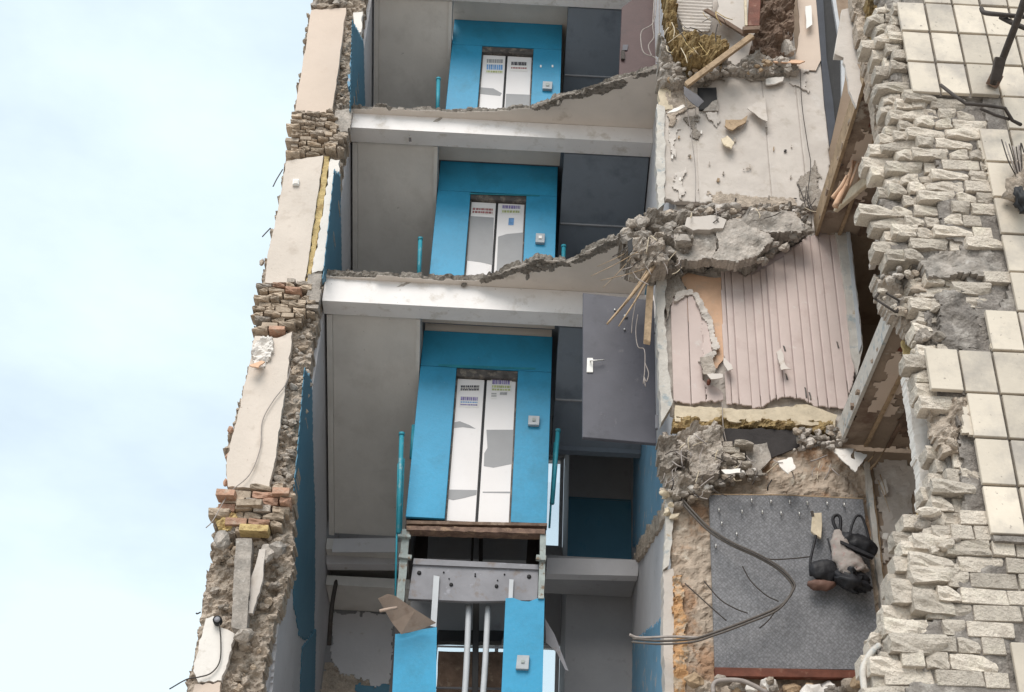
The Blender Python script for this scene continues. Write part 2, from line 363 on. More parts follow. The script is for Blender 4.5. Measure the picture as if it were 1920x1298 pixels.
def rubble(name, pts, Y0, Y1, n, s0, s1, m, parent, seed=0):
    """loose lumps strewn inside an outline"""
    rr = random.Random(seed); xs = [p[0] for p in pts]; ys = [p[1] for p in pts]; c = 0; g = 0
    while c < n and g < n*40:
        g += 1; x = rr.uniform(min(xs), max(xs)); y = rr.uniform(min(ys), max(ys))
        if not inside(pts, np.array([x]), np.array([y]))[0]: continue
        s = rr.uniform(s0, s1)
        lump(name, PY(x, y, rr.uniform(Y0, Y1)), (s*rr.uniform(.8, 1.7), s, s*rr.uniform(.6, 1.1)), m if isinstance(m, str) else rr.choice(m), parent, seed*977+c); c += 1
# bricks, shared meshes
def brick_mesh(k, broken):
    rr = random.Random(40+k+broken*100); bm = bmesh.new(); bmesh.ops.create_cube(bm, size=1)
    if broken:
        bmesh.ops.subdivide_edges(bm, edges=bm.edges[:], cuts=3, use_grid_fill=True)
        off = Vector((k*3.1, 7.7, 1.3))
        for v in bm.verts:
            c = v.co.copy(); e = sum(abs(q) > .49 for q in c)
            v.co *= 1-.018*max(0, e-1)
            n = noise.noise_vector(c*2.2+off)
            v.co += Vector((n.x*.03, n.y*.11, n.z*.05))+Vector((rr.uniform(-.015, .015), rr.uniform(-.06, .06), rr.uniform(-.035, .035)))
        d = Vector((rr.choice((-1, 1))*rr.uniform(.4, 1), -1, rr.choice((-1, 1))*rr.uniform(.3, .9))).normalized()
        for v in bm.verts:                        # a knocked-off corner
            h = v.co.dot(d)-.56
            if h > 0: v.co -= d*h
    else:
        for v in bm.verts: v.co += Vector((rr.uniform(-.02, .02), rr.uniform(-.05, .05), rr.uniform(-.05, .05)))
        bmesh.ops.bevel(bm, geom=bm.edges[:], offset=.03, segments=1, affect='EDGES')
    me = bpy.data.meshes.new('brick'); bm.to_mesh(me); bm.free(); return me
BR = {}
def brick(c, size, m, parent, broken, seed, rot=.02, name='brick'):
    rr = random.Random(seed); k = (rr.randrange(8), broken, m)
    if k not in BR:
        me = brick_mesh(k[0], broken); me.materials.append(M[m]); BR[k] = me
    o = bpy.data.objects.new(name, BR[k]); COL.objects.link(o); o.location = c; o.scale = size
    o.rotation_euler = (rr.gauss(0, rot), rr.gauss(0, rot), rr.gauss(0, rot)); o.parent = parent; return o
def pin(poly, x, y): return bool(inside(poly, np.array([x]), np.array([y]))[0])
def pixel(p):
    v = Vector(p)-EYE; z = v.dot(FWD); a = FOC*v.dot(RTW)/z; b = FOC*v.dot(UPW)/z
    return CEN[0]+a*RTV[0]+b*UPV[0], CEN[1]-(a*RTV[1]+b*UPV[1])

# ================================================================== SETTING
g = mesh_obj('ground', [(-900, -900, 0), (900, -900, 0), (900, 900, 0), (-900, 900, 0)], [(0, 1, 2, 3)], 'ground'); g['kind'] = 'structure'
LV = 2.82                                   # storey height
XL, XR = -2.28, 1.70                        # inner faces of the stairwell
BEAM = {'A': (13.575, 13.885), 'B': (10.775, 11.165)}

# ------------------------------------------------------------------ left wall: its broken end
lw = thing('broken_wall', 'tall broken wall on the left against the sky, cream plaster between bands of exposed brick', 'wall')
sil = [(592, -40), (586, 10), (577, 40), (572, 90), (560, 160), (552, 210), (548, 290), (533, 310), (520, 400), (503, 470), (494, 505), (494, 532), (486, 548), (480, 610), (476, 640), (466, 690), (455, 740), (444, 785), (430, 812), (424, 860), (428, 912), (406, 962), (399, 1020), (391, 1060), (380, 1130), (370, 1200), (355, 1270), (340, 1340)]
inn = [(690, -40), (683, 5), (672, 110), (661, 205), (651, 262), (641, 300), (626, 420), (611, 510), (599, 575), (588, 640), (577, 720), (563, 820), (553, 905), (549, 1000), (548, 1060), (530, 1120), (512, 1180), (488, 1300), (482, 1340)]
sheet('rubble_core', xz(sil+inn[::-1], 12.72), 12.72, .26, 'rubble_brown', lw, step=.019, amp=.075, jag=.04, ns=8, blocky=.022, bs=15, seed=1)
# the wall running back along the stairs
box('wall_body', -2.50, XL, 12.96, 18.2, 3.0, 19.0, 'wall_white', lw)
plate('plaster_panel', [(584, 19), (649, 15), (640, 85), (622, 212), (553, 212), (560, 160), (574, 85)], 12.60, .10, 'peach_cream', lw, tear=1.2, n=9, seed=2)
plate('plaster_panel', [(537, 302), (606, 292), (590, 400), (571, 531), (497, 530), (503, 470), (520, 400)], 12.60, .10, 'cream', lw, tear=1.2, n=9, seed=3)
plate('foam_strip', [(608, 293), (618, 293), (604, 400), (584, 512), (574, 531), (592, 400)], 12.63, .08, 'foam_yellow', lw, tear=1.6, n=6, seed=4)
plate('plaster_panel', [(620, 298), (637, 300), (628, 380), (613, 492), (604, 508), (585, 512), (606, 395)], 12.62, .09, 'plaster_white', lw, tear=2, n=8, seed=5)
plate('plaster_panel', [(478, 630), (520, 634), (548, 622), (540, 690), (528, 770), (518, 850), (505, 914), (427, 913), (425, 862), (440, 800), (455, 742), (466, 690)], 12.61, .10, 'cream', lw, tear=1.8, n=9, seed=6)
sheet('torn_plaster', xz([(480, 636), (512, 632), (508, 660), (494, 690), (476, 684), (472, 660)], 12.57), 12.57, .05, 'plaster_white', lw, step=.016, amp=.08, jag=.03, ns=7, seed=7)
plate('plaster_flake', [(468, 690), (480, 683), (490, 676), (497, 680), (486, 697), (474, 694)], 12.54, .02, 'peach', lw, dy=lambda x, y: -.004*(y-676), tear=1.5, n=5, seed=8)
plate('plaster_panel', [(386, 1160), (400, 1155), (412, 1176), (440, 1188), (428, 1240), (415, 1276), (372, 1280), (362, 1258), (372, 1215)], 12.60, .09, 'plaster_white', lw, tear=2, n=7, seed=9)
plate('plaster_panel', [(365, 1284), (414, 1280), (405, 1335), (350, 1335)], 12.61, .09, 'peach_cream', lw, tear=2, n=7, seed=10)
for pp, mm, sd in [([(662, 24), (680, 22), (677, 60), (668, 62), (664, 45)], 'plaster_white', 11), ([(660, 78), (675, 70), (668, 120), (656, 125)], 'blue_light', 12), ([(652, 140), (666, 135), (661, 158), (653, 163)], 'blue_light', 13)]:
    plate('plaster_patch', pp, 12.62, .1, mm, lw, tear=1.5, n=5, seed=sd)
# inner face: blue dado that follows the stairs
for pts, mm in [([(660, 40), (681, 80), (684, 204), (655, 214)], 'blue_dado'), ([(626, 320), (637, 330), (640, 506), (604, 530)], 'blue_dado'),
                ([(570, 690), (584, 715), (586, 840), (590, 960), (590, 1100), (588, 1180), (572, 1200), (560, 1190), (550, 1130), (548, 1040), (551, 905), (556, 860)], 'blue_dado'),
                ([(566, 1215), (592, 1180), (588, 1340), (560, 1340)], 'blue_dado')]:
    q = yz(pts, XL+.004); sheet('blue_dado', q, XL+.012, .01, mm, lw, step=.04, jag=.012, plane='X-', seed=21)
sheet('grey_patch', yz([(537, 1108), (547, 1122), (549, 1340), (505, 1340), (520, 1180)], XL+.02), XL+.03, .03, 'wall_white', lw, step=.03, jag=.04, plane='X-', seed=22)
# bands of brick where the floors were
def brick_band(pts, Y, mats, ch, bl, seed, par):
    poly = xz(pts, Y); xs = [p[0] for p in poly]; zs = [p[1] for p in poly]; rr = random.Random(seed); z = min(zs); row = 0
    while z < max(zs):
        x = min(xs)-rr.random()*bl
        while x < max(xs):
            L = bl*rr.choice([1, 1, .55, .8])
            if pin(poly, x+L/2, z+ch/2) and rr.random() < .97:
                brick((x+L/2, Y+rr.uniform(-.03, .05), z+ch/2), (L-.014, .2, ch*rr.uniform(.82, .97)), rr.choice(mats), par, rr.random() < .75, seed*999+row*57+int(x*100), rot=.035)
            x += L
        z += ch; row += 1
brick_band([(551, 214), (624, 216), (628, 245), (648, 252), (643, 290), (610, 292), (546, 300)], 12.66, ['old_brick', 'rubble_brown', 'old_brick'], .06, .19, 31, lw)
brick_band([(491, 536), (572, 535), (578, 566), (596, 572), (592, 590), (552, 622), (479, 626)], 12.66, ['old_brick', 'old_brick', 'old_brick', 'rubble', 'old_brick', 'red_brick'], .068, .2, 32, lw)
brick_band([(431, 918), (546, 916), (540, 940), (531, 1000), (403, 1005), (408, 962)], 12.64, ['old_brick', 'red_brick', 'old_brick', 'old_brick', 'rubble'], .088, .24, 33, lw)
for x, y, L, mm in [(528, 926, .18, 'red_brick'), (470, 948, .27, 'old_brick'), (478, 996, .3, 'foam_yellow'), (425, 930, .2, 'red_brick')]:
    brick(PY(x, y, 12.55), (L, .18, .075), mm, lw, False, int(x), rot=.04)
sheet('foam_lump', xz([(404, 966), (440, 962), (452, 980), (436, 996), (410, 990)], 12.56), 12.56, .1, 'foam_yellow', lw, step=.016, amp=.1, jag=.03, ns=7, seed=14)
for pts, sd in [([(628, 207), (662, 204), (652, 248), (629, 244)], 41), ([(577, 514), (604, 512), (599, 566), (574, 566)], 42)]:
    sheet('concrete_block', xz(pts, 12.60), 12.60, .12, 'concrete', lw, step=.02, amp=.015, jag=.012, seed=sd)
rubble('stone', [(548, 600), (596, 580), (580, 720), (560, 830), (548, 910), (508, 912), (530, 780)], 12.68, 12.73, 100, .03, .10, ['rubble', 'rubble', 'concrete', 'rubble_brown', 'old_brick'], lw, 51)
rubble('stone', [(652, 20), (682, 24), (668, 120), (654, 200), (626, 210), (642, 100)], 12.68, 12.73, 60, .03, .085, ['rubble', 'concrete', 'rubble_brown', 'old_brick'], lw, 52)
rubble('stone', [(405, 1000), (540, 990), (530, 1100), (500, 1200), (470, 1298), (420, 1298), (445, 1190), (390, 1140)], 12.66, 12.73, 108, .03, .11, ['rubble_brown', 'old_brick', 'rubble', 'rubble_brown'], lw, 53)
rubble('stone', [(592, -30), (684, -30), (680, 16), (590, 14)], 12.55, 12.70, 24, .06, .14, ['rubble_brown', 'concrete', 'rubble'], lw, 54)
# two concrete pieces hanging in the wall
t = tag(plate('concrete_lintel', [(442, 1010), (472, 1010), (470, 1060), (462, 1182), (434, 1176), (438, 1080)], 12.42, .16, 'concrete', tear=1.2, n=12, seed=15), 'grey concrete lintel standing upright in the broken left wall under the brick band', 'lintel')
t = tag(plate('wall_board', [(486, 1030), (498, 1030), (492, 1090), (474, 1150), (466, 1150), (470, 1090)], 12.48, .06, 'plaster_grey', tear=1.2, n=9, seed=16), 'thin plaster board standing beside the upright concrete lintel', 'board')
lump('concrete_block', PY(417, 1014, 12.5), (.2, .2, .24), 'concrete', lw, 5); lump('concrete_block', PY(498, 1040, 12.55), (.2, .16, .26), 'concrete', lw, 8)
lump('concrete_block', PY(458, 1192, 12.45), (.22, .2, .16), 'rubble', lw, 9); lump('concrete_block', PY(520, 1030, 12.55), (.2, .2, .2), 'concrete', lw, 11)
# small fittings on the left wall
s = thing('junction_box', 'small white square junction box on the upper cream panel of the left wall', 'junction box')
plate('box', [(549, 335), (561, 335), (560, 346), (548, 346)], 12.56, .04, 'white_plastic', s, bevel=.006); plate('cover', [(551, 337), (559, 337), (558, 344), (550, 344)], 12.552, .008, 'plaster_white', s)
s = thing('wall_socket', 'small dark round socket on the white plaster at the bottom of the left wall', 'socket')
c = PY(408, 1164, 12.56); tube('socket_body', [c+Vector((0, -.03, 0)), c+Vector((0, .04, 0))], .045, 'black', s, sides=12, smooth_path=False); tube('socket_rim', [c+Vector((0, -.035, 0)), c+Vector((0, -.02, 0))], .03, 'steel', s, sides=10, smooth_path=False)
tag(tube('wire', pts3([(411, 1168, 12.54), (414, 1200, 12.56), (412, 1240, 12.57), (396, 1262, 12.57), (372, 1270, 12.56), (350, 1274, 12.5), (318, 1292, 12.4)]), .007, 'wire'), 'thin dark wire hanging in an arc from the round socket', 'wire')
tag(tube('wire', pts3([(545, 690, 12.57), (536, 720, 12.58), (512, 752, 12.58), (492, 790, 12.58), (488, 840, 12.58), (468, 890, 12.57), (430, 925, 12.54), (400, 975, 12.4), (386, 990, 12.4)]), .006, 'wire_light'), 'thin grey wire winding down the lowest long cream panel of the left wall', 'wire')
for i, (a, b, lab) in enumerate([((530, 318), (512, 350), 'thin wire sticking out left of the cream panel with the white box'), ((507, 428), (492, 444), 'short dark rod sticking out of the left wall beside the foam-edged panel'), ((376, 1148), (368, 1150), 'short rusty rod sticking out of the left wall above the round socket')]):
    tag(tube('wire', [PY(*a, 12.6), PY((a[0]+b[0])/2-2, (a[1]+b[1])/2+2, 12.58), PY(*b, 12.56)], .008, 'wire'), lab, 'wire')
for i, (x, y) in enumerate([(578, 30), (575, 55), (571, 78), (563, 142), (491, 492), (432, 806), (429, 855), (424, 905)]):
    lump('brick_fragment', PY(x, y, 12.66), (.06, .1, .12 if i > 3 else .06), 'red_brick' if i > 4 else 'rubble_brown', lw, 60+i)

# ------------------------------------------------------------------ floor slabs with their white beams
def broken_plate(name, px, Z, th, m, me, parent, seed):
    """a floor plate whose front edge is broken; px is the edge seen from below, left to right"""
    e = [Vector((*p, Z)) for p in xy(px, Z)]; rr = random.Random(seed); E = []; off = 0
    for a, b in zip(e[:-1], e[1:]):
        n = max(1, int((b-a).length/.022)); run = 0
        for j in range(n):
            if run <= 0: off = rr.uniform(-.035, .035); run = rr.choice([2, 4, 6, 9, 13])
            run -= 1
            p = a+(b-a)*j/n; E.append(Vector((p.x+rr.uniform(-.006, .006), p.y+off+rr.uniform(-.005, .005), Z)))
    E.append(e[-1]); n = len(E); pr = []; back = 0; run = 0; mid = 0
    for i, p in enumerate(E):
        if run <= 0: back = rr.uniform(.0, .09); mid = rr.uniform(-.035, .045); run = rr.choice([3, 6, 9, 12])
        run -= 1
        pr.append([p, p+Vector((0, mid+rr.uniform(-.006, .006), th*.4+rr.uniform(-.012, .012))), p+Vector((0, back+rr.uniform(-.006, .006), th+rr.uniform(-.008, .006))), Vector((p.x, 13.52, Z)), Vector((p.x, 13.52, Z+th-.02))])
    mesh_obj('ceiling', [q for i in range(n) for q in (pr[i][0], pr[i][3])]+[q+Vector((0, 0, .003)) for i in range(n) for q in (pr[i][0], pr[i][3])],
             [(2*i, 2*i+2, 2*i+3, 2*i+1) for i in range(n-1)]+[(2*n+2*i, 2*n+2*i+1, 2*n+2*i+3, 2*n+2*i+2) for i in range(n-1)]+[(2*i, 2*n+2*i, 2*n+2*i+2, 2*i+2) for i in range(n-1)], m, parent)
    vv = []
    for q in pr: vv += [q[0]+Vector((0, 0, .0035)), q[1], q[2], q[4], q[3]+Vector((0, 0, .0035))]
    ff = [(5*i+k, 5*i+(k+1) % 5, 5*i+5+(k+1) % 5, 5*i+5+k) for i in range(n-1) for k in range(5)]
    return mesh_obj(name, vv, ff, me, parent)
edgeA = [(640, 204), (760, 206), (905, 208), (960, 208), (990, 206), (1008, 196), (1030, 190), (1052, 180), (1080, 174), (1120, 160), (1150, 152), (1168, 150), (1190, 142), (1216, 132), (1238, 126), (1246, 122)]
edgeB = [(596, 515), (720, 520), (850, 526), (890, 526), (915, 520), (945, 508), (972, 500), (990, 494), (1004, 486), (1050, 488), (1062, 490), (1082, 482), (1105, 470), (1135, 456), (1160, 446), (1230, 438)]
fs = {}
for k, edge, lab in (('A', edgeA, 'upper broken floor slab with white beam, ragged edge rising to the right'), ('B', edgeB, 'lower broken floor slab with white beam ending at the grey metal door')):
    b0, b1 = BEAM[k]; s = thing('floor_slab', lab, 'floor slab', 'broken floor slabs of the stairwell'); fs[k] = s
    zc = b1-.055                                       # underside of the plate
    broken_plate('slab_edge', edge, zc, .095, 'ceiling_beige', 'fracture', s, 5 if k == 'A' else 9)
    bites = [[(1000, 203), (1030, 190), (1066, 178), (1120, 160), (1170, 151), (1176, 158), (1120, 176), (1056, 190), (1010, 208)], [(1180, 148), (1238, 126), (1240, 134), (1200, 150)]] if k == 'A' else [[(905, 524), (950, 508), (1000, 488), (1062, 492), (1064, 500), (1004, 508), (955, 518), (908, 531)], [(1070, 488), (1160, 448), (1166, 458), (1090, 490)]]
    for q in bites: sheet('bare_patch', xy(q, zc-.004), zc-.006, .005, 'fracture', s, step=.016, jag=.07, amp=.006, plane='Z', seed=64)
    # front of the beam: its top edge frays on the left where the plate is gone
    pr = [(XL, b0), (XR-.002, b0), (XR-.002, zc-.004), (-.4, zc-.004), (-.6, b1-.01), (-1.3, b1-.005), (XL, b1+.02)]
    n = len(pr); fr = [Vector((x, 12.70, z)) for x, z in pr]; bk = [Vector((x, 12.97, z)) for x, z in pr]
    mesh_obj('beam', fr+bk, [tuple(range(n)), tuple(range(2*n-1, n-1, -1))]+[(i, i+n, (i+1) % n+n, (i+1) % n) for i in range(n)], 'white_paint', s)
    # ragged screed along the beam's top
    top = [(XL, b1-.01), (-.55, b1-.03), (-.55, b1+.035), (-1.0, b1+.03), (-1.6, b1+.05), (XL, b1+.075)]
    sheet('broken_screed', top, 12.685, .12, 'fracture', s, step=.014, amp=.03, jag=.035, ns=9, seed=61)
    rubble('stone', [pixel((x, 12.7, b1+.03)) for x in (XL, -.4)]+[pixel((x, 12.7, b1+.07)) for x in (-.4, XL)], 12.70, 12.8, 10, .02, .05, ['rubble', 'concrete'], s, 62)
    # hanging scraps under the ragged edge
    pts = [(1048, 186), (1018, 200), (1035, 195), (1070, 180), (1095, 172), (1165, 156)] if k == 'A' else [(990, 512), (1010, 494), (1028, 494), (1040, 494), (870, 532), (1000, 500)]
    for i, (x, y) in enumerate(pts):
        p = PZ(x, y, zc); h = .16 if i == 0 else .06
        lump('concrete_scrap', p+Vector((0, 0, -h*.3)), (.05+.04*(i % 3), .05, h), 'fracture', s, 70+i)
    # deeper ceiling in front of the lift and to the right
    box('ceiling', -1.14, XR-.002, 13.525, 15.66, zc+.02, zc+.17, 'soffit_shaded', s)
    box('hall_ceiling', .52, XR-.003, 12.985, 13.50, zc-.035, zc-.012, 'soffit_shaded', s)
    # crack in the beam
a = [(744, 538), (756, 537), (766, 532), (780, 524), (776, 522), (762, 529), (752, 533)]
plate('crack', a, 12.696, .003, 'concrete', fs['B'], tear=1, n=4, seed=3)
plate('crack', [(812, 228), (822, 222), (832, 214), (829, 222), (820, 228)], 12.696, .003, 'concrete', fs['A'], tear=1, n=4, seed=4)
plate('scar', [(766, 258), (771, 258), (772, 265), (767, 266)], 12.71, .003, 'dark_gap', fs['A'])
# floor above the frame
s = thing('floor_slab', 'white beam and ceiling cut off by the top of the picture', 'floor slab', 'broken floor slabs of the stairwell')
box('beam', XL, XR-.002, 12.70, 12.97, 16.40, 16.70, 'white_paint', s); box('ceiling', -1.14, XR-.002, 12.99, 15.66, 16.66, 16.8, 'ceiling_beige', s)

# ------------------------------------------------------------------ stair flights on the left
def flight(z_top, y_top, label):
    s = thing('stair_flight', label, 'stairs', 'stair flights left of the lift')
    sl = .625; y1 = 15.62; z1 = z_top-sl*(y1-y_top); x0, x1 = XL+.10, -1.17; n = 9; dz = (z_top-z1)/n; dyy = (y1-y_top)/n
    prof = [(y_top, z_top), (y1, z1), (y1, z1+.26)]
    for i in range(n):
        y = y1-i*dyy; z = z1+.26+i*dz; prof += [(y, z+dz), (y-dyy, z+dz)]
    k = len(prof); v = [(x0, y, z) for y, z in prof]+[(x1, y, z) for y, z in prof]
    mesh_obj('flight', v, [tuple(range(k)), tuple(range(2*k-1, k-1, -1))]+[(i, i+k, (i+1) % k+k, (i+1) % k) for i in range(k)], 'stair_grey', s)
    # stringer along the wall and on the open side
    for xa, xb in ((XL+.03, XL+.098), (x1+.002, x1+.05)):
        v = [(x, y, z) for x in (xa, xb) for y, z in ((y_top, z_top-.03), (y1, z1-.03), (y1, z1+.34), (y_top, z_top+.34))]
        mesh_obj('stringer', v, [(0, 1, 2, 3), (7, 6, 5, 4), (0, 4, 5, 1), (1, 5, 6, 2), (2, 6, 7, 3), (3, 7, 4, 0)], 'stair_grey', s)
    return s
def soffit(z_top, label):
    s = thing('stair_flight', label, 'stairs', 'dark stair flights right of the lift')
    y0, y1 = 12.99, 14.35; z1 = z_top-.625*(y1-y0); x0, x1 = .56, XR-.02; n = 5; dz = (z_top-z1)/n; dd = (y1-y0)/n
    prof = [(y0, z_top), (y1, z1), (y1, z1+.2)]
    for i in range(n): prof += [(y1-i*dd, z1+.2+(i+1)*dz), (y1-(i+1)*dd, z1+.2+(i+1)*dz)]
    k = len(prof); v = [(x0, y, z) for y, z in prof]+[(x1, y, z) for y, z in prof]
    mesh_obj('flight', v, [tuple(range(k)), tuple(range(2*k-1, k-1, -1))]+[(i, i+k, (i+1) % k+k, (i+1) % k) for i in range(k)], 'soffit_shaded', s)
    box('flight_beam', x0, x1, y1+.002, y1+.12, z1-.06, z1+.2, 'soffit_shaded', s)
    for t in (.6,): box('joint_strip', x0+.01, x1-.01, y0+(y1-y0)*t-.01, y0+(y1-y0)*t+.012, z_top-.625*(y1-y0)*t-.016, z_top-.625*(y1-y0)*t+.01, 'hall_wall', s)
soffit(10.765, 'dark stair flight behind the grey metal door'); soffit(13.565, 'dark shaded stair flight right of the lift between the white beams'); soffit(16.385, 'dark shaded stair flight right of the uppermost lift')
flight(10.80, 12.99, 'grey underside of the long stair flight left of the lowest closed lift doors')
flight(13.60, 12.99, 'grey underside of the stair flight between the two white beams')
flight(16.42, 12.99, 'grey underside of the stair flight above the upper white beam')
# half landings at the back
s = thing('stair_landing', 'narrow pale stair landing behind the left railing above the opened lift shaft', 'landing')
z = PX(612, 1010, XL).z
box('landing_top', XL+.01, -.95, 15.63, 16.88, z-.15, z, 'stair_grey', s)
plate('landing_edge', [(626, 1010), (745, 1009), (745, 1035), (622, 1035)], 15.60, .03, 'wall_white', s)
plate('landing_beam', [(612, 1040), (748, 1041), (748, 1058), (612, 1057)], 15.82, .2, 'wall_white', s)
box('landing_ceiling', XL+.01, -.95, 16.05, 16.88, 8.62, 8.75, 'stair_grey', s)
s = thing('stair_landing', 'dark stair landing with pale edge right of the opened lift shaft', 'landing')
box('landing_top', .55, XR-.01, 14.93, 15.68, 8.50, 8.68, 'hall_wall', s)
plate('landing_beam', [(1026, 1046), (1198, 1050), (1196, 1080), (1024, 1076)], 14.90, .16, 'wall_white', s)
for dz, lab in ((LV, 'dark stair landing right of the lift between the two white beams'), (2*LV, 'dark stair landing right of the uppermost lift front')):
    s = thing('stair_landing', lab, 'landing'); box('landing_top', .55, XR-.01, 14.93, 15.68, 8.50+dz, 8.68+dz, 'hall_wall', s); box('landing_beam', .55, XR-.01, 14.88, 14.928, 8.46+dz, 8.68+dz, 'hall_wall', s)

# ------------------------------------------------------------------ rear walls of the stairwell
rw = thing('rear_wall', 'shaded grey stairwell wall with dark blue dado right of the lift', 'wall')
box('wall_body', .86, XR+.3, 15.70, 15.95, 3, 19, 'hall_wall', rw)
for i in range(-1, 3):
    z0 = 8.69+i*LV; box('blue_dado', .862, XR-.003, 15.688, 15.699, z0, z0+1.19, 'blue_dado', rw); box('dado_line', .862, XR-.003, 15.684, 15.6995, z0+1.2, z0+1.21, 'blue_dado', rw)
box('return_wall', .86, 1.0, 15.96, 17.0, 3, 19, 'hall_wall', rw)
bw = thing('rear_wall', 'peeling rear stairwell wall behind the left stairs and the opened lift shaft', 'wall')
WX0, WX1 = -.84, .84
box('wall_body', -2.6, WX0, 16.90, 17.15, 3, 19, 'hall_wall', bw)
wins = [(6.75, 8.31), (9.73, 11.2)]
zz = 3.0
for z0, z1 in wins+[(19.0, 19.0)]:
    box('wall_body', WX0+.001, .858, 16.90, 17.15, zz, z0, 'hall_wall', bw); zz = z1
for i, (z0, z1) in enumerate(wins):
    s = thing('stairwell_window', ['bright stairwell window seen through the opened lift shaft', 'narrow bright slit of window right of the lowest closed lift'][i], 'window')
    m_ = .05
    for nm, q in (('frame', (WX0+.004, WX0+m_, z0+.003, z1-.003)), ('frame', (.80, .855, z0+.003, z1-.003)), ('frame', (WX0+m_, .80, z0+.003, z0+m_)), ('frame', (WX0+m_, .80, z1-m_, z1-.003)), ('mullion', (-.02, .03, z0+m_, z1-m_))):
        box(nm, q[0], q[1], 16.96, 17.02, q[2], q[3], 'frame_white', s)
    for q in ((WX0+m_, -.02), (.03, .80)): box('pane', q[0], q[1], 16.985, 16.99, z0+m_, z1-m_, 'glass', s)
sheet('peeling_paint', xz([(622, 1152), (738, 1150), (732, 1284), (703, 1286), (690, 1276), (668, 1268), (640, 1264), (634, 1248), (620, 1240)], 16.87), 16.87, .015, 'wall_white', bw, step=.02, jag=.08, seed=31)
sheet('bare_plaster', xz([(608, 1240), (680, 1264), (736, 1282), (738, 1340), (600, 1340)], 16.885), 16.885, .01, 'rubble_brown', bw, step=.03, jag=.05, amp=.01, seed=32)
sheet('blue_dado', xz([(670, 1284), (738, 1286), (738, 1345), (668, 1345)], 16.865), 16.865, .01, 'blue_dado', bw, step=.03, jag=.05, seed=33)
tag(tube('drain_pipe', [PX(632, 1082, XL+.14), PX(622, 1140, XL+.14), PX(617, 1210, XL+.14)], .03, 'wire', sides=8), 'dark pipe slanting down the left wall under the stair landing', 'pipe')

# ------------------------------------------------------------------ right wall of the stairwell
sw = thing('stairwell_wall', 'white and blue stairwell side wall right of the opened lift shaft', 'wall')
box('wall_body', XR, XR+.25, 11.45, 15.69, 3, 19, 'wall_white', sw)
def side(nm, pts, m, off, seed): return sheet(nm, yz(pts, XR-off), XR-off, .008, m, sw, step=.035, jag=.03, plane='X', seed=seed)
side('blue_dado', [(1188, 838), (1236, 828), (1245, 950), (1200, 1020), (1186, 1024)], 'blue_light', .014, 41)
side('blue_dado', [(1186, 1204), (1212, 1186), (1255, 1150), (1262, 1400), (1183, 1400)], 'blue_light', .014, 42)
sheet('broken_edge', yz([(1190, 1046), (1200, 1016), (1248, 940), (1262, 950), (1230, 1000), (1206, 1040), (1196, 1052)], XR-.02), XR-.03, .03, 'rubble_brown', sw, step=.02, jag=.04, amp=.03, plane='X', seed=43)
for i in (1, 2):
    box('blue_dado', XR-.013, XR-.002, 12.99, 15.687, 8.69+i*LV, 9.88+i*LV, 'blue_dado', sw)

# ================================================================== LIFT
def lift_front(z0, label, cut=False):
    s = thing('lift_entrance', label, 'lift door', 'closed lift fronts in the stairwell')
    x0, x1, d0, d1, dt, zt = -1.11, .50, -.665, .09, z0+1.99, z0+2.60
    Y = 13.55
    box('side_panel', x0, d0, Y, Y+.05, z0+.01, dt+.08, 'blue', s, bevel=.004)
    box('side_panel', d1, x1, Y, Y+.05, z0+.01, dt+.08, 'blue', s, bevel=.004)
    box('top_panel', x0, x1, Y+.001, Y+.05, dt+.085, zt, 'blue', s, bevel=.004)
    box('fascia', x0+.01, x1-.01, Y+.02, Y+.07, zt+.012, zt+.30, 'ceiling_beige', s)
    box('lintel', d0+.002, d1-.002, Y+.012, Y+.09, dt-.03, dt+.078, 'lintel', s, bevel=.004)
    box('jamb', d0-.0, d0+.018, Y+.052, Y+.13, z0+.01, dt-.03, 'lintel', s); box('jamb', d1-.018, d1, Y+.052, Y+.13, z0+.01, dt-.03, 'lintel', s)
    mid = -.30; l = []
    for a, b in ((d0+.02, mid-.016), (mid+.016, d1-.02)):
        l.append(box('door_leaf', a, b, Y+.07, Y+.10, z0+.02, dt-.035, 'lift_white', s, bevel=.004))
    box('centre_seal', mid-.014, mid+.014, Y+.078, Y+.11, z0+.02, dt-.035, 'black', s)
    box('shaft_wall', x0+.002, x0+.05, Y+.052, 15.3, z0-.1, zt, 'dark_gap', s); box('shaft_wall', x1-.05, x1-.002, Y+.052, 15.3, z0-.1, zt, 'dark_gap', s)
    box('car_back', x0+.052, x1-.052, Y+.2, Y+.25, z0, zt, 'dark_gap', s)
    return s, l
def decal(nm, pts, m, par, Y=13.618, tear=0): return plate(nm, pts, Y, .0015+.003, m, par, tear=tear, n=5, seed=len(pts))
def notice(pts, m, par, rows, Y=13.616):
    """a small printed sheet: paper with lines of print too small to read"""
    b = plate('notice', pts, Y, .003, 'paper', par)
    (xa, ya), (xb, yb), (xc, yc), (xd, yd) = pts
    for i, (m2, t0, t1) in enumerate(rows):
        rr = random.Random(i+int(xa)); u = .06
        while u < .92:
            q = min(.94, u+rr.uniform(.05, .13))
            P = [(lambda s_, t_: (xa+(xb-xa)*s_+(xd-xa)*t_, ya+(yb-ya)*s_+(yd-ya)*t_))(s_, t_) for s_, t_ in ((u, t0), (q, t0), (q, t1), (u, t1))]
            plate('print', P, Y-.002, .0015, m2, b); u = q+rr.uniform(.012, .03)
    return b
def button(pts, s, white_knob=True):
    b = plate('call_button', pts, 13.50, .05, 'button', s, bevel=.004)
    cx = sum(p[0] for p in pts)/4; cy = sum(p[1] for p in pts)/4
    plate('push_knob', [(cx-3, cy-4), (cx+3, cy-4), (cx+3, cy+1), (cx-3, cy+1)], 13.488, .012, 'white_plastic' if white_knob else 'steel_green', b)  # plain white plastic knob when set
sC, lC = lift_front(8.41, 'lowest closed lift with full height white doors in a bright blue front')
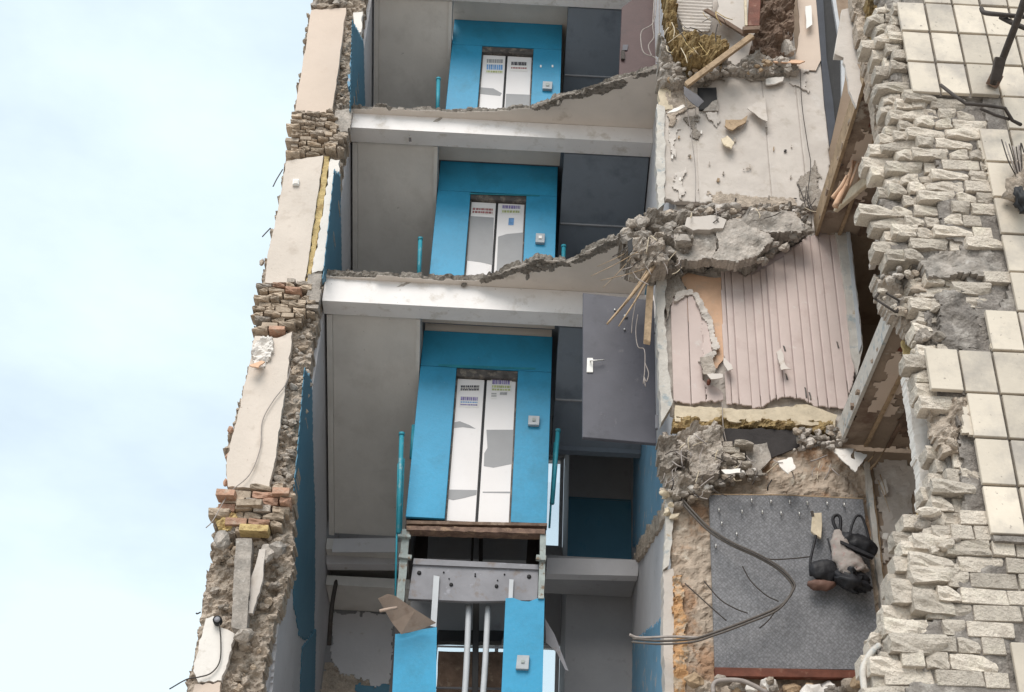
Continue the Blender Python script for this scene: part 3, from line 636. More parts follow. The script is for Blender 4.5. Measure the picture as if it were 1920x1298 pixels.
sB, lB = lift_front(8.41+2.83, 'closed lift in blue front between the two white beams')
sA, lA = lift_front(8.41+5.645, 'uppermost closed lift in blue front above the upper white beam')
# C
decal('grey_patch', [(846, 793), (862, 790), (880, 797), (892, 804), (868, 801), (845, 803)], 'lift_grey', lC[0])
decal('grey_patch', [(836, 918), (894, 919), (893, 928), (870, 934), (850, 938), (834, 934)], 'lift_grey', lC[0])
decal('grey_patch', [(912, 806), (963, 806), (960, 870), (940, 874), (925, 877), (907, 874), (908, 850), (914, 840)], 'lift_grey', lC[1])
decal('scratch', [(905, 922), (958, 922), (958, 925), (905, 924)], 'lift_grey', lC[1])
notice([(862, 722), (901, 722), (900, 733), (861, 733)], 'paper', lC[0], [('print_dark', .08, .38), ('lintel', .46, .62), ('print_dark', .7, .92)])
notice([(862, 743), (898, 744), (897, 764), (861, 763)], 'paper', lC[0], [('print_violet', .05, .38), ('print_blue', .48, .6), ('print_violet', .72, .84)])
notice([(921, 711), (960, 712), (959, 734), (920, 733)], 'paper', lC[1], [('print_violet', .05, .42), ('print_green', .52, .72), ('print_green', .8, .95)])
notice([(921, 736), (932, 736), (931, 748), (920, 748)], 'paper', lC[1], [('lift_grey', .1, .3), ('lift_grey', .45, .65)])
notice([(937, 735), (952, 735), (951, 741), (936, 741)], 'paper', lC[1], [('lift_grey', .1, .9)])
button([(991, 779), (1012, 780), (1011, 797), (990, 796)], sC, False)
plate('sill', [(762, 976), (1026, 981), (1026, 986), (762, 982)], 13.53, .12, 'wood_dark', sC)
plate('trim', [(822, 683), (1004, 690), (1004, 693), (852, 689), (822, 686)], 13.543, .006, 'teal', sC)
# B
decal('grey_patch', [(879, 405), (926, 408), (923, 497), (902, 492), (872, 488)], 'lift_grey', lB[0])
decal('grey_patch', [(934, 444), (950, 439), (982, 436), (976, 530), (930, 530)], 'lift_grey', lB[1])
notice([(884, 388), (927, 390), (926, 403), (883, 401)], 'paper', lB[0], [('print_red', .12, .42), ('print_red', .55, .85)])
notice([(940, 384), (978, 385), (977, 402), (939, 401)], 'paper', lB[1], [('print_violet', .05, .4), ('print_green', .6, .85)])
plate('notice', [(954, 409), (964, 409), (963, 422), (953, 422)], 13.614, .003, 'print_blue', lB[1])
button([(1005, 437), (1022, 438), (1021, 455), (1004, 454)], sB)
plate('trim', [(880, 362), (1012, 366), (1012, 368), (880, 364)], 13.543, .006, 'teal', sB)
# A
decal('grey_patch', [(901, 164), (925, 166), (941, 175), (938, 180), (918, 178), (900, 176)], 'lift_grey', lA[0])
decal('grey_patch', [(949, 176), (996, 178), (996, 225), (946, 225)], 'lift_grey', lA[1])
notice([(911, 110), (945, 111), (944, 138), (910, 137)], 'paper', lA[0], [('lift_grey', .03, .28), ('print_blue', .4, .75), ('print_green', .82, .95)])
notice([(957, 115), (990, 116), (989, 134), (956, 133)], 'paper', lA[1], [('print_dark', .05, .4), ('print_red', .6, .75)])
button([(1018, 152), (1036, 153), (1035, 167), (1017, 166)], sA, False)
for x in (1014, 1036): plate('screw', [(x-1.5, 122), (x+1.5, 122), (x+1.5, 126), (x-1.5, 126)], 13.54, .01, 'white_plastic', sA)

# opened shaft below
s = thing('open_lift_shaft', 'opened lift shaft with bare steel frame and torn blue panels', 'lift shaft')
plate('rusty_beam', [(762, 986), (1022, 992), (1022, 1001), (790, 994), (762, 994)], 13.50, .16, 'rust', s, tear=.8, n=10, seed=1)
for pts, nm in (([(754, 992), (768, 992), (757, 1136), (742, 1136)], 'upright'), ([(1013, 1002), (1024, 1002), (1020, 1122), (1009, 1122)], 'upright')):
    plate(nm, pts, 13.52, .07, 'steel_green', s, tear=.6, n=12, seed=2)
for a, b, w_ in (((745, 1005), (770, 1007), .035), ((748, 1043), (772, 1046), .05), ((1005, 1046), (1024, 1048), .06)): bar('bracket', PY(*a, 13.5), PY(*b, 13.5), w_, .05, 'steel_green', s)
plate('door_gear', [(776, 1047), (1010, 1061), (1008, 1126), (880, 1128), (765, 1123)], 13.60, .06, 'steel', s, bevel=.004)
plate('gear_rail', [(776, 1047), (1010, 1059), (1010, 1068), (774, 1058)], 13.575, .024, 'steel', s)
for i, (x, y, r) in enumerate([(786, 1074, 4), (992, 1081, 4), (846, 1096, 3.5), (931, 1099, 3.5), (891, 1080, 1.6), (891, 1076, 1.4), (832, 1073, 1.6), (946, 1077, 1.6), (887, 1056, 2.5), (842, 1085, 1.3), (933, 1088, 1.3)]):
    c = PY(x, y, 13.59); tube('hole_shade', [c, c+Vector((0, .02, 0))], r/160, 'black', s, sides=8, smooth_path=False)  # black discs paint the shade inside the holes
plate('hanger', [(813, 1079), (824, 1081), (818, 1176), (807, 1174)], 13.57, .02, 'frame_white', s)
plate('hanger', [(955, 1086), (963, 1087), (961, 1126), (953, 1126)], 13.57, .02, 'frame_white', s)
for xa, xb in (((879, 1136), (869, 1340)), ((915, 1138), (903, 1340))): tube('guide_rail', [PY(xa[0], xa[1], 13.75), PY((xa[0]+xb[0])/2+1, 1240, 13.75), PY(xb[0], xb[1], 13.75)], .034, 'frame_white', s, sides=8)
bar('rope_guide', PY(893, 1128, 14.1), PY(890, 1345, 14.1), .07, .05, 'black', s)
bar('rope_guide', PY(887, 1000, 15.2), PY(884, 1064, 15.2), .03, .05, 'dark_gap', s); bar('rope_guide', PY(902, 1000, 15.2), PY(901, 1064, 15.2), .05, .05, 'dark_gap', s)
bar('side_rail', PY(790, 1005, 14.9), PY(786, 1070, 14.9), .18, .1, 'dark_gap', s); bar('side_rail', PY(1000, 1008, 14.9), PY(996, 1075, 14.9), .14, .1, 'dark_gap', s)
plate('rear_beam', [(765, 1004), (1018, 1010), (1018, 1052), (765, 1046)], 15.6, .08, 'hall_wall', s)
plate('rear_beam', [(770, 1120), (1012, 1125), (1012, 1192), (768, 1190)], 15.2, .08, 'hall_wall', s, tear=1.5, n=20, seed=4)
for y0, y1 in ((1181, 1203), (1221, 1330)):
    plate('counterweight', [(822, y0), (946, y0+2), (940, y1), (816, y1)], 15.1, .12, 'wood_dark' if y0 > 1200 else 'black', s, tear=.8, n=20, seed=5)
tube('cross_bar', [PY(815, 1212, 15.05), PY(948, 1215, 15.05)], .012, 'frame_white', s, smooth_path=False); tube('cross_bar', [PY(815, 1290, 14.6), PY(945, 1292, 14.6)], .014, 'steel', s, smooth_path=False)
plate('side_panel', [(948, 1122), (962, 1121), (978, 1127), (992, 1128), (1008, 1122), (1021, 1121), (1016, 1345), (938, 1345)], 13.545, .03, 'blue', s)
plate('side_panel', [(741, 1189), (765, 1187), (792, 1180), (819, 1176), (817, 1345), (733, 1345)], 13.545, .03, 'blue', s)
# torn sheet bent over
cu = [(712, 1146), (730, 1138), (743, 1139), (780, 1156), (818, 1172), (790, 1180), (752, 1189), (735, 1172)]
o = plate('bent_flap', cu, 13.5, .006, 'tan', s, dy=lambda x, y: -.35*max(0, (1180-y)/45)-.08*max(0, (740-x)/28)); o['label'] = 'tan underside of the torn blue sheet bent outwards'
tube('flap_edge', [PY(713, 1150, 13.2)+Vector((0, -.06, 0)), PY(728, 1146, 13.16)+Vector((0, -.05, 0)), PY(744, 1140, 13.16)], .018, 'tan', s, sides=8)
plate('shaft_pale_strip', [(945, 1204), (1000, 1206), (1000, 1218), (945, 1218)], 16.7, .02, 'frame_white', s)  # thin pale strip at the rear of the shaft
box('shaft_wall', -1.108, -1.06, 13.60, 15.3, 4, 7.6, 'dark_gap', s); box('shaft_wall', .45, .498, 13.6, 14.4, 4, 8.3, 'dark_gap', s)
button([(970, 1228), (993, 1229), (991, 1255), (967, 1254)], s, False)
plate('hanging_sheet', [(1022, 1160), (1040, 1190), (1066, 1258), (1060, 1256), (1044, 1224), (1024, 1205)], 13.9, .006, 'steel', s)

# ------------------------------------------------------------------ railing posts
def post(a, b, Y, label, r=.028, cap=True, bars=()):
    s = thing('railing_post', label, 'railing', 'teal stair railing posts')
    tube('post', [PY(*a, Y), PY(*b, Y)], r, 'teal', s, sides=8, smooth_path=False)
    if cap:
        p = PY(*a, Y); tube('cap', [p+Vector((0, 0, -.005)), p+Vector((0, 0, .03))], r*1.25, 'teal', s, sides=8, smooth_path=False)
    for q in bars: tube('rail_bar', [PY(*q[0], Y+q[2]), PY(*q[1], Y+q[2])], .012, 'teal', s, sides=6, smooth_path=False)
post((822, 150), (820, 218), 13.3, 'short teal railing post beside the uppermost lift')
post((788, 450), (785, 530), 13.3, 'teal railing post left of the lift between the white beams')
post((753, 816), (747, 1000), 13.3, 'tall teal railing post left of the lowest closed lift', bars=[((747, 870), (741, 1130), .02), ((757, 860), (752, 995), .05)])
post((776, 798), (772, 860), 13.7, 'dark teal railing post tucked behind the left edge of the lowest closed lift', cap=False)
post((1046, 810), (1035, 945), 13.7, 'teal railing post right of the lowest closed lift', bars=[((1040, 830), (1030, 990), .02)])
post((1057, 464), (1056, 500), 13.5, 'stub of teal railing post above the ragged lower slab edge')

# ================================================================== APARTMENT DOORS
d = thing('entrance_door', 'dark grey metal door standing open below the lower slab', 'door')
plate('door_leaf', [(1093, 549), (1226, 563), (1231, 832), (1092, 820)], 11.90, .055, 'door_grey', d, bevel=.006)
h = plate('handle_plate', [(1101, 671), (1112, 671), (1112, 698), (1100, 698)], 11.885, .014, 'white_plastic', d, bevel=.003)
tube('lever', [PY(1107, 676, 11.84), PY(1118, 676, 11.84), PY(1133, 675, 11.85)], .008, 'chrome', h); tube('spindle', [PY(1107, 676, 11.84), PY(1107, 676, 11.89)], .008, 'chrome', h, smooth_path=False)
for x, y, r in ((1173, 593, .022), (1153, 581, .012), (1171, 618, .011)):
    c = PY(x, y, 11.89); tube('lock_cylinder', [c+Vector((0, -.012, 0)), c+Vector((0, .012, 0))], r, 'chrome', d, sides=10, smooth_path=False)
bar('hinge', PY(1229, 600, 11.91), PY(1229, 625, 11.91), .03, .05, 'steel', d); bar('hinge', PY(1231, 780, 11.91), PY(1231, 805, 11.91), .03, .05, 'steel', d)
d = thing('entrance_door', 'dark red brown door standing open above the upper slab', 'door')
plate('door_leaf', [(1166, 14), (1236, -40), (1238, 123), (1226, 128), (1170, 148), (1160, 150)], 12.25, .05, 'door_brown', d, bevel=.005)
c = PY(1168, 112, 12.23); bar('lock', c, c+Vector((0, 0, .16)), .05, .03, 'wire', d); plate('handle_plate', [(1168, 84), (1178, 84), (1176, 94), (1167, 94)], 12.235, .012, 'door_grey', d)

# ================================================================== ROOM WALLS ON THE RIGHT (Y = 11.2)
RY = 11.20
core = thing('partition_wall', 'broken partition wall right of the stairwell, bare rubble between the torn room linings', 'wall')
box('wall_body', 1.76, 3.30, RY+.10, RY+.24, 3, 19, 'plaster_grey', core)
# --- upper room
ra = thing('room_wall', 'beige plastered room wall with a dark square hole', 'wall')
cuts = [1236, 1306, 1438, 1502, 1560]
upA = [(1240, 150), (1262, 158), (1300, 150), (1330, 138), (1366, 128), (1420, 128), (1478, 132), (1500, 128), (1504, 90), (1512, -30), (1536, -30), (1546, 120), (1556, 300), (1548, 392), (1500, 388), (1420, 386), (1330, 380), (1246, 376)]
for i in range(4):
    xa = PY(cuts[i], 250, RY).x; xb = PY(cuts[i+1], 250, RY).x-.006
    po = xz(upA, RY); zs = [p[1] for p in po]
    # clip to the strip
    def clip(po, x, keep_right):
        o = []
        for a, b in zip(po, po[1:]+po[:1]):
            ia = (a[0] >= x) == keep_right; ib = (b[0] >= x) == keep_right
            if ia: o.append(a)
            if ia != ib: t = (x-a[0])/(b[0]-a[0]); o.append((x, a[1]+(b[1]-a[1])*t))
        return o
    po = clip(clip(po, xa, True), xb, False)
    sheet('wall_panel', po, RY+.004*(i % 2), .06, 'plaster_grey', ra, step=.02, jag=.022, jagu=0, amp=.012, ns=2.5, seed=70+i, smooth=True)
plate('wall_panel', [(1494, -30), (1534, -30), (1541, 110), (1530, 132), (1500, 132), (1490, 118), (1500, 60)], RY-.02, .015, 'peach_cream', ra, tear=1.2, n=10, seed=71)
plate('cavity_shade', [(1308, 165), (1343, 164), (1346, 205), (1311, 206)], RY-.025, .02, 'black', ra, tear=.8, n=8, seed=72)  # flat black sheet paints the shade inside the hole
plate('cavity_rim', [(1336, 190), (1347, 186), (1347, 208), (1318, 208)], RY-.03, .02, 'concrete', ra, tear=1, n=6, seed=73)
plate('torn_flap', [(1280, 176), (1306, 182), (1320, 190), (1308, 205), (1290, 198), (1280, 190)], RY-.12, .012, 'steel', ra, dy=lambda x, y: -.003*(1320-x), tear=1, n=8, seed=74)
plate('torn_flap', [(1248, 226), (1262, 210), (1282, 196), (1284, 204), (1266, 220)], RY-.08, .012, 'plaster_white', ra, dy=lambda x, y: -.004*(y-196), tear=1.2, n=6, seed=75)
plate('torn_flap', [(1400, 206), (1434, 182), (1437, 236), (1428, 232)], RY-.05, .01, 'plaster_grey', ra, dy=lambda x, y: -.0016*max(0, y-190), tear=.8, n=9, seed=76)
plate('torn_flap', [(1360, 226), (1390, 226), (1402, 216), (1398, 232), (1372, 250), (1358, 240)], RY-.04, .02, 'wood', ra, dy=lambda x, y: -.0015*(y-216), tear=1.4, n=6, seed=77)
plate('torn_flap', [(1352, 262), (1364, 254), (1376, 270), (1370, 286), (1356, 276)], RY-.04, .02, 'wood_pale', ra, dy=lambda x, y: -.002*(y-254), tear=1.4, n=5, seed=78)
plate('torn_flap', [(1436, 148), (1470, 144), (1468, 152), (1448, 158), (1436, 158)], RY-.06, .02, 'plaster_white', ra, tear=1.5, n=6, seed=79)
plate('torn_flap', [(1446, 112), (1490, 112), (1508, 120), (1496, 134), (1450, 128)], RY-.08, .02, 'peach', ra, dy=lambda x, y: -.006*(y-112), tear=1.5, n=8, seed=80)
rr = random.Random(5)
for i in range(26):                                   # pock marks
    x, y = rr.uniform(1255, 1400), rr.uniform(215, 375)
    if rr.random() < .35: x = rr.uniform(1400, 1520)
    w_ = rr.uniform(1, 5); h_ = rr.uniform(1.5, 9)
    plate('scar', [(x, y), (x+w_, y+1), (x+w_*.7, y+h_), (x-w_*.4, y+h_*.8)], RY-.022, .012, rr.choice(['plaster_white', 'rubble', 'rubble', 'dark_gap', 'wood']), ra, tear=.8, n=3, seed=i)
for i, (pts, mm) in enumerate([([(1250, 176), (1290, 160), (1300, 200), (1280, 214), (1256, 236)], 'rubble_brown'), ([(1254, 244), (1270, 240), (1268, 300), (1258, 290)], 'corrugated'), ([(1286, 222), (1304, 214), (1308, 262), (1296, 256)], 'rubble'), ([(1330, 212), (1348, 210), (1346, 236), (1334, 232)], 'corrugated'), ([(1262, 330), (1278, 310), (1282, 370), (1268, 376)], 'corrugated'), ([(1390, 136), (1440, 130), (1430, 150), (1400, 152)], 'rubble'), ([(1480, 136), (1516, 132), (1512, 170), (1494, 160)], 'corrugated'), ([(1500, 330), (1530, 300), (1536, 384), (1506, 384)], 'rubble'), ([(1330, 362), (1420, 368), (1490, 372), (1490, 386), (1400, 388), (1330, 384)], 'rubble_brown'), ([(1300, 140), (1360, 132), (1356, 150), (1320, 160)], 'rubble')]):
    sheet('peeled_patch', xz(pts, RY-.018), RY-.018, .012, mm, ra, step=.014, jag=.07, amp=.012, seed=500+i)
# cream jamb at the room's left edge
plate('edge_strip', [(1232, 195), (1246, 200), (1247, 300), (1246, 382), (1234, 392), (1230, 300)], RY-.03, .12, 'jamb', ra, tear=1.8, n=8, seed=81)
plate('edge_strip', [(1236, 152), (1256, 158), (1262, 205), (1236, 206)], RY-.02, .1, 'wood_pale', ra, tear=2.2, n=6, seed=82)
# --- middle room, pink panels
rb = thing('room_wall', 'pink striped panel wall with torn lower edge', 'wall')
sheet('bare_wall', xz([(1250, 480), (1400, 470), (1540, 420), (1560, 400), (1600, 640), (1582, 800), (1262, 800), (1240, 640)], RY+.06), RY+.06, .04, 'plaster_grey', rb, step=.03, amp=.03, jag=.02, seed=83)
plate('peach_lining', [(1278, 520), (1292, 512), (1330, 520), (1353, 520), (1358, 668), (1345, 690), (1318, 700), (1290, 600)], RY+.012, .015, 'peach', rb, tear=1.5, n=8, seed=84)
plate('peach_lining', [(1452, 640), (1474, 640), (1474, 700), (1455, 700)], RY+.012, .015, 'peach', rb, tear=1.5, n=8, seed=85)
sheetL = [(1258, 566), (1268, 552), (1284, 548), (1296, 556), (1304, 550), (1318, 576), (1332, 606), (1340, 630), (1344, 652), (1322, 676), (1316, 690), (1318, 715), (1340, 726), (1354, 738), (1356, 752), (1300, 757), (1262, 752)]
sheetR = [(1352, 502), (1376, 506), (1398, 520), (1430, 505), (1470, 480), (1512, 444), (1532, 438), (1552, 392), (1580, 396), (1592, 470), (1602, 560), (1610, 650), (1598, 720), (1584, 768), (1560, 764), (1530, 762), (1508, 750), (1490, 746), (1470, 744), (1446, 752), (1430, 764), (1400, 762), (1362, 756), (1358, 700), (1366, 690), (1356, 660)]
def strips(pl, xs, seed, jl=None):
    for i, (a, b) in enumerate(zip(xs[:-1], xs[1:])):
        xa = PY(a, 600, RY).x; xb = PY(b, 600, RY).x-.0022
        po = clip(clip(xz(pl, RY-.005), xa, True), xb, False)
        if len(po) > 2:
            cx = (xa+xb)/2; hw = (xb-xa)/2
            sheet('wall_strip', po, RY-.005-.003*(i % 3), .012, 'pink', rb, step=.011, jag=.028 if jl is None or i != jl else .04, jagu=0 if jl is None or i != jl else 1, seed=seed+i, wave=lambda u, v, cx=cx, hw=hw: .0035*(1-((u-cx)/hw)**2), smooth=True)
plate('strip_backing', [(1366, 520), (1520, 446), (1560, 410), (1590, 480), (1604, 650), (1578, 752), (1500, 738), (1380, 745), (1366, 700)], RY+.0005, .01, 'pink_dark', rb)
strips(sheetL, [1250, 1290, 1316, 1362], 90, 2)
for i, pts in enumerate(([(1300, 552), (1308, 548), (1324, 580), (1338, 612), (1348, 650), (1338, 658), (1330, 620), (1314, 584)], [(1312, 676), (1338, 656), (1344, 664), (1322, 690)], [(1264, 566), (1270, 548), (1296, 544), (1300, 552), (1276, 560)])):
    sheet('torn_edge', xz(pts, RY-.03), RY-.035, .02, 'corrugated', rb, step=.011, jag=.035, amp=.03, seed=610+i)
strips(sheetR, [1350, 1363, 1376, 1398, 1415, 1432, 1444, 1459, 1480, 1501, 1518, 1535, 1551, 1574, 1590, 1620], 100)
for pts, mm in (([(1356, 672), (1370, 690), (1372, 700), (1362, 704), (1356, 690)], 'plaster_white'), ([(1456, 660), (1466, 650), (1470, 690), (1480, 700), (1462, 702)], 'plaster_white'), ([(1320, 708), (1352, 712), (1352, 720), (1330, 724)], 'plaster_white'), ([(1312, 672), (1332, 668), (1340, 700), (1336, 716), (1316, 712)], 'rubble')):
    plate('torn_flap', pts, RY-.03, .012, 'corrugated' if mm == 'plaster_white' else mm, rb, dy=lambda x, y: -.002*(y-660), tear=1.2, n=6, seed=len(pts))
c = PY(1328, 720, RY-.06); tube('cable_stub', [c, c+Vector((0, -.06, 0))], .02, 'redbrown', rb, sides=8, smooth_path=False)
for i, (x, y, h_) in enumerate([(1468, 648, 10), (1472, 700, 12), (1508, 726, 20), (1516, 735, 14), (1568, 640, 12), (1282, 536, 6), (1340, 690, 8)]):
    plate('scar', [(x, y), (x+3, y+1), (x+6, y+h_), (x+3, y+h_)], RY-.018, .006, 'lintel', rb, tear=.6, n=5, seed=i)
plate('edge_strip', [(1230, 505), (1250, 515), (1246, 600), (1254, 700), (1262, 752), (1240, 792), (1236, 700)], RY-.05, .14, 'jamb', rb, tear=2, n=9, seed=86)
plate('edge_strip', [(1246, 510), (1274, 520), (1290, 546), (1262, 556), (1250, 600), (1246, 560)], RY-.03, .05, 'rubble', rb, tear=2.5, n=6, seed=87)
plate('bottom_batten', [(1266, 760), (1360, 766), (1430, 768), (1512, 758), (1570, 778), (1566, 800), (1400, 792), (1266, 790)], RY-.03, .08, 'wood_pale', rb, tear=1.8, n=9, seed=88)
sheet('bottom_wool', xz([(1262, 784), (1400, 790), (1560, 792), (1556, 812), (1410, 800), (1262, 806)], RY-.02), RY-.04, .1, 'wool', rb, step=.016, amp=.08, jag=.03, ns=8, seed=89)
# weathered door jamb on the right
s = thing('door_jamb', 'weathered bluish white door jamb right of the pink panels', 'door frame')
plate('jamb_board', [(1556, 398), (1590, 396), (1602, 500), (1618, 650), (1608, 700), (1596, 660), (1584, 540), (1572, 460)], RY-.05, .16, 'jamb', s, tear=1, n=10, seed=1)
plate('jamb_strip', [(1584, 402), (1590, 402), (1616, 645), (1611, 660)], RY-.07, .018, 'frame_white', s, tear=1, n=10, seed=2)
# --- lowest room
rc = thing('room_wall', 'brown plaster wall with swirled glue marks around the grey carpet panel', 'wall')
sheet('glue_plaster', xz([(1262, 915), (1330, 905), (1400, 880), (1470, 845), (1540, 838), (1600, 842), (1625, 870), (1640, 980), (1665, 1190), (1680, 1340), (1262, 1340), (1255, 1100)], RY), RY, .08, 'adhesive', rc, step=.02, amp=.05, jag=.03, ns=5, seed=120, wave=lambda u, v: .0045*math.sin(34*math.hypot((u*3.1) % .8-.4, (v*2.7) % .7-.2)))
sheet('orange_strip', xz([(1264, 1080), (1276, 1074), (1282, 1130), (1286, 1200), (1290, 1340), (1266, 1340), (1262, 1160)], RY-.05), RY-.06, .05, 'orange_plaster', rc, step=.014, amp=.05, jag=.03, ns=8, seed=121)
plate('edge_strip', [(1250, 905), (1264, 910), (1262, 990), (1254, 1060), (1244, 1068), (1248, 980)], RY-.06, .1, 'jamb', rc, tear=1.8, n=8, seed=122)
plate('edge_strip', [(1244, 1070), (1262, 1066), (1266, 1200), (1262, 1340), (1246, 1340)], RY-.03, .2, 'plaster_grey', rc, tear=1.8, n=10, seed=123)
for pts, sd in (([(1452, 880), (1480, 868), (1482, 900), (1466, 918), (1454, 896)], 1), ([(1558, 842), (1600, 842), (1590, 870), (1606, 880), (1590, 912), (1576, 884)], 2), ([(1600, 850), (1622, 860), (1600, 896), (1596, 876)], 3), ([(1344, 906), (1380, 902), (1378, 914), (1350, 918)], 4)):
    plate('torn_flap', pts, RY-.10, .012, 'plaster_white', rc, dy=lambda x, y: -.004*(y-840), tear=1.4, n=6, seed=sd)
plate('jamb_board', [(1622, 866), (1630, 864), (1648, 1020), (1668, 1186), (1662, 1200), (1640, 1040)], RY-.07, .1, 'jamb', rc, tear=.8, n=12, seed=5)
plate('jamb_board', [(1632, 900), (1637, 900), (1658, 1080), (1672, 1180), (1668, 1186), (1650, 1060)], RY-.045, .1, 'wood', rc, tear=.8, n=12, seed=6)
# carpet panel with its hooks
s = thing('coat_hook_panel', 'large grey speckled carpet panel with hooks on the lowest room wall', 'panel')
pan = plate('panel', [(1330, 928), (1470, 929), (1618, 936), (1634, 1080), (1652, 1240), (1640, 1256), (1500, 1254), (1341, 1252), (1336, 1100)], RY-.10, .045, 'carpet', s)
plate('base_board', [(1340, 1251), (1500, 1254), (1622, 1257), (1640, 1262), (1618, 1272), (1500, 1270), (1342, 1268)], RY-.13, .07, 'redbrown', s, bevel=.004)
plate('panel_edge', [(1329, 926), (1470, 927), (1619, 934), (1619, 936), (1470, 929), (1329, 928)], RY-.102, .01, 'wood', s)
for x, y in [(1347, 955), (1408, 937), (1444, 939), (1479, 940), (1512, 942), (1549, 943), (1581, 945), (1390, 958), (1428, 959), (1463, 961), (1497, 962), (1380, 1000), (1341, 1022), (1352, 980)]:
    p = PY(x, y, RY-.11); tube('hook', [p, p+Vector((0, -.025, -.005)), p+Vector((0, -.035, -.025)), p+Vector((0, -.025, -.04))], .0085, 'chrome', s, sides=5)
# things hanging there
def blob(name, stations, m, parent=None, sides=26, squash=1.0, wob=.06, seed=0):
    """a limp solid along stations (point, rx, ry), creased along its length"""
    st = []
    for (p, a, b), (q, c, d) in zip(stations[:-1], stations[1:]):
        for k in range(5):
            t = k/5; st.append((Vector(p).lerp(Vector(q), t), a+(c-a)*t, b+(d-b)*t))
    st.append((Vector(stations[-1][0]), stations[-1][1], stations[-1][2]))
    P = [x[0] for x in st]; n = len(st); v = []; f = []
    for i, (p, rx, ry) in enumerate(st):
        a = (P[min(i+3, n-1)]-P[max(i-3, 0)]).normalized()
        sx = a.cross(Vector((0, 1, 0))).normalized(); sy = sx.cross(a).normalized()
        for k in range(sides):
            t = 2*math.pi*k/sides; d = sx*math.cos(t)*rx+sy*math.sin(t)*ry*squash; q = p+d
            h = 1+wob*1.2*fbm(q+Vector((seed, 0, 0)), 16, 4)-wob*.9*abs(fbm((q.x*3, q.y, q.z*.8+seed), 9, 3))
            v.append(p+d*h)
    for i in range(n-1):
        for k in range(sides): f.append((i*sides+k, i*sides+(k+1) % sides, (i+1)*sides+(k+1) % sides, (i+1)*sides+k))
    f += [tuple(range(sides)), tuple(range(n*sides-1, (n-1)*sides-1, -1))]
    return mesh_obj(name, v, f, m, parent, smooth=True)
HY = RY-.20
s = thing('clothes_brush', 'tan wooden brush hanging on the left of the hung bags', 'brush')
plate('handle', [(1524, 962), (1541, 961), (1542, 985), (1540, 1010), (1530, 1004), (1521, 996)], HY, .03, 'wood_pale', s, bevel=.005)
plate('cord', [(1520, 958), (1525, 958), (1527, 968), (1522, 968)], HY-.005, .01, 'wire', s)
s = thing('shoulder_bag', 'small black round bag with brown base hanging on a strap', 'bag')
blob('body', [(PY(1519, 1074, HY), .03, .03), (PY(1526, 1071, HY-.02), .085, .07), (PY(1545, 1070, HY-.02), .115, .08), (PY(1562, 1072, HY-.02), .10, .07), (PY(1572, 1076, HY), .04, .04)], 'leather', s, squash=.7, wob=.15)
blob('base', [(PY(1514, 1094, HY), .02, .03), (PY(1526, 1097, HY-.01), .05, .06), (PY(1548, 1098, HY-.01), .055, .06), (PY(1566, 1095, HY), .025, .03)], 'leather_brown', s, squash=.8, wob=.15)
tube('strap', pts3([(1530, 1004, HY), (1524, 1030, HY), (1519, 1056, HY), (1520, 1080, HY)]), .012, 'leather', s)
tube('strap', pts3([(1552, 1010, HY+.03), (1560, 1040, HY+.02), (1568, 1070, HY)]), .008, 'leather', s)
s = thing('cloth_bundle', 'rolled pale checked cloth hanging with a black crumpled end', 'cloth')
blob('roll', [(PY(1570, 996, HY), .035, .03), (PY(1573, 1015, HY-.02), .075, .06), (PY(1582, 1040, HY-.03), .12, .08), (PY(1596, 1066, HY-.04), .15, .10), (PY(1602, 1078, HY-.04), .13, .09)], 'cloth', s, wob=.22)
blob('crumpled_end', [(PY(1598, 1074, HY-.03), .12, .09), (PY(1596, 1086, HY-.05), .16, .12), (PY(1594, 1098, HY-.05), .16, .11), (PY(1590, 1108, HY-.03), .08, .07)], 'leather', s, wob=.5, seed=3)
tube('loop', pts3([(1572, 1000, HY), (1564, 984, HY), (1562, 972, HY), (1568, 966, HY), (1575, 970, HY), (1576, 984, HY), (1574, 1000, HY)]), .016, 'leather', s)
s = thing('shoe', 'long black shoe shaped pouch hanging at the right end', 'bag')
blob('body', [(PY(1574, 1004, HY), .04, .04), (PY(1586, 1010, HY-.02), .085, .07), (PY(1606, 1018, HY-.03), .09, .08), (PY(1626, 1027, HY-.03), .09, .08), (PY(1642, 1036, HY-.01), .05, .05)], 'leather', s, wob=.2, squash=.8)
plate('seam', [(1576, 1013), (1606, 1026), (1640, 1042), (1638, 1046), (1604, 1032), (1576, 1018)], HY-.11, .05, 'leather', s)
tube('loop', pts3([(1592, 1008, HY), (1598, 984, HY), (1606, 968, HY), (1616, 970, HY), (1624, 990, HY), (1630, 1012, HY)]), .012, 'leather', s)

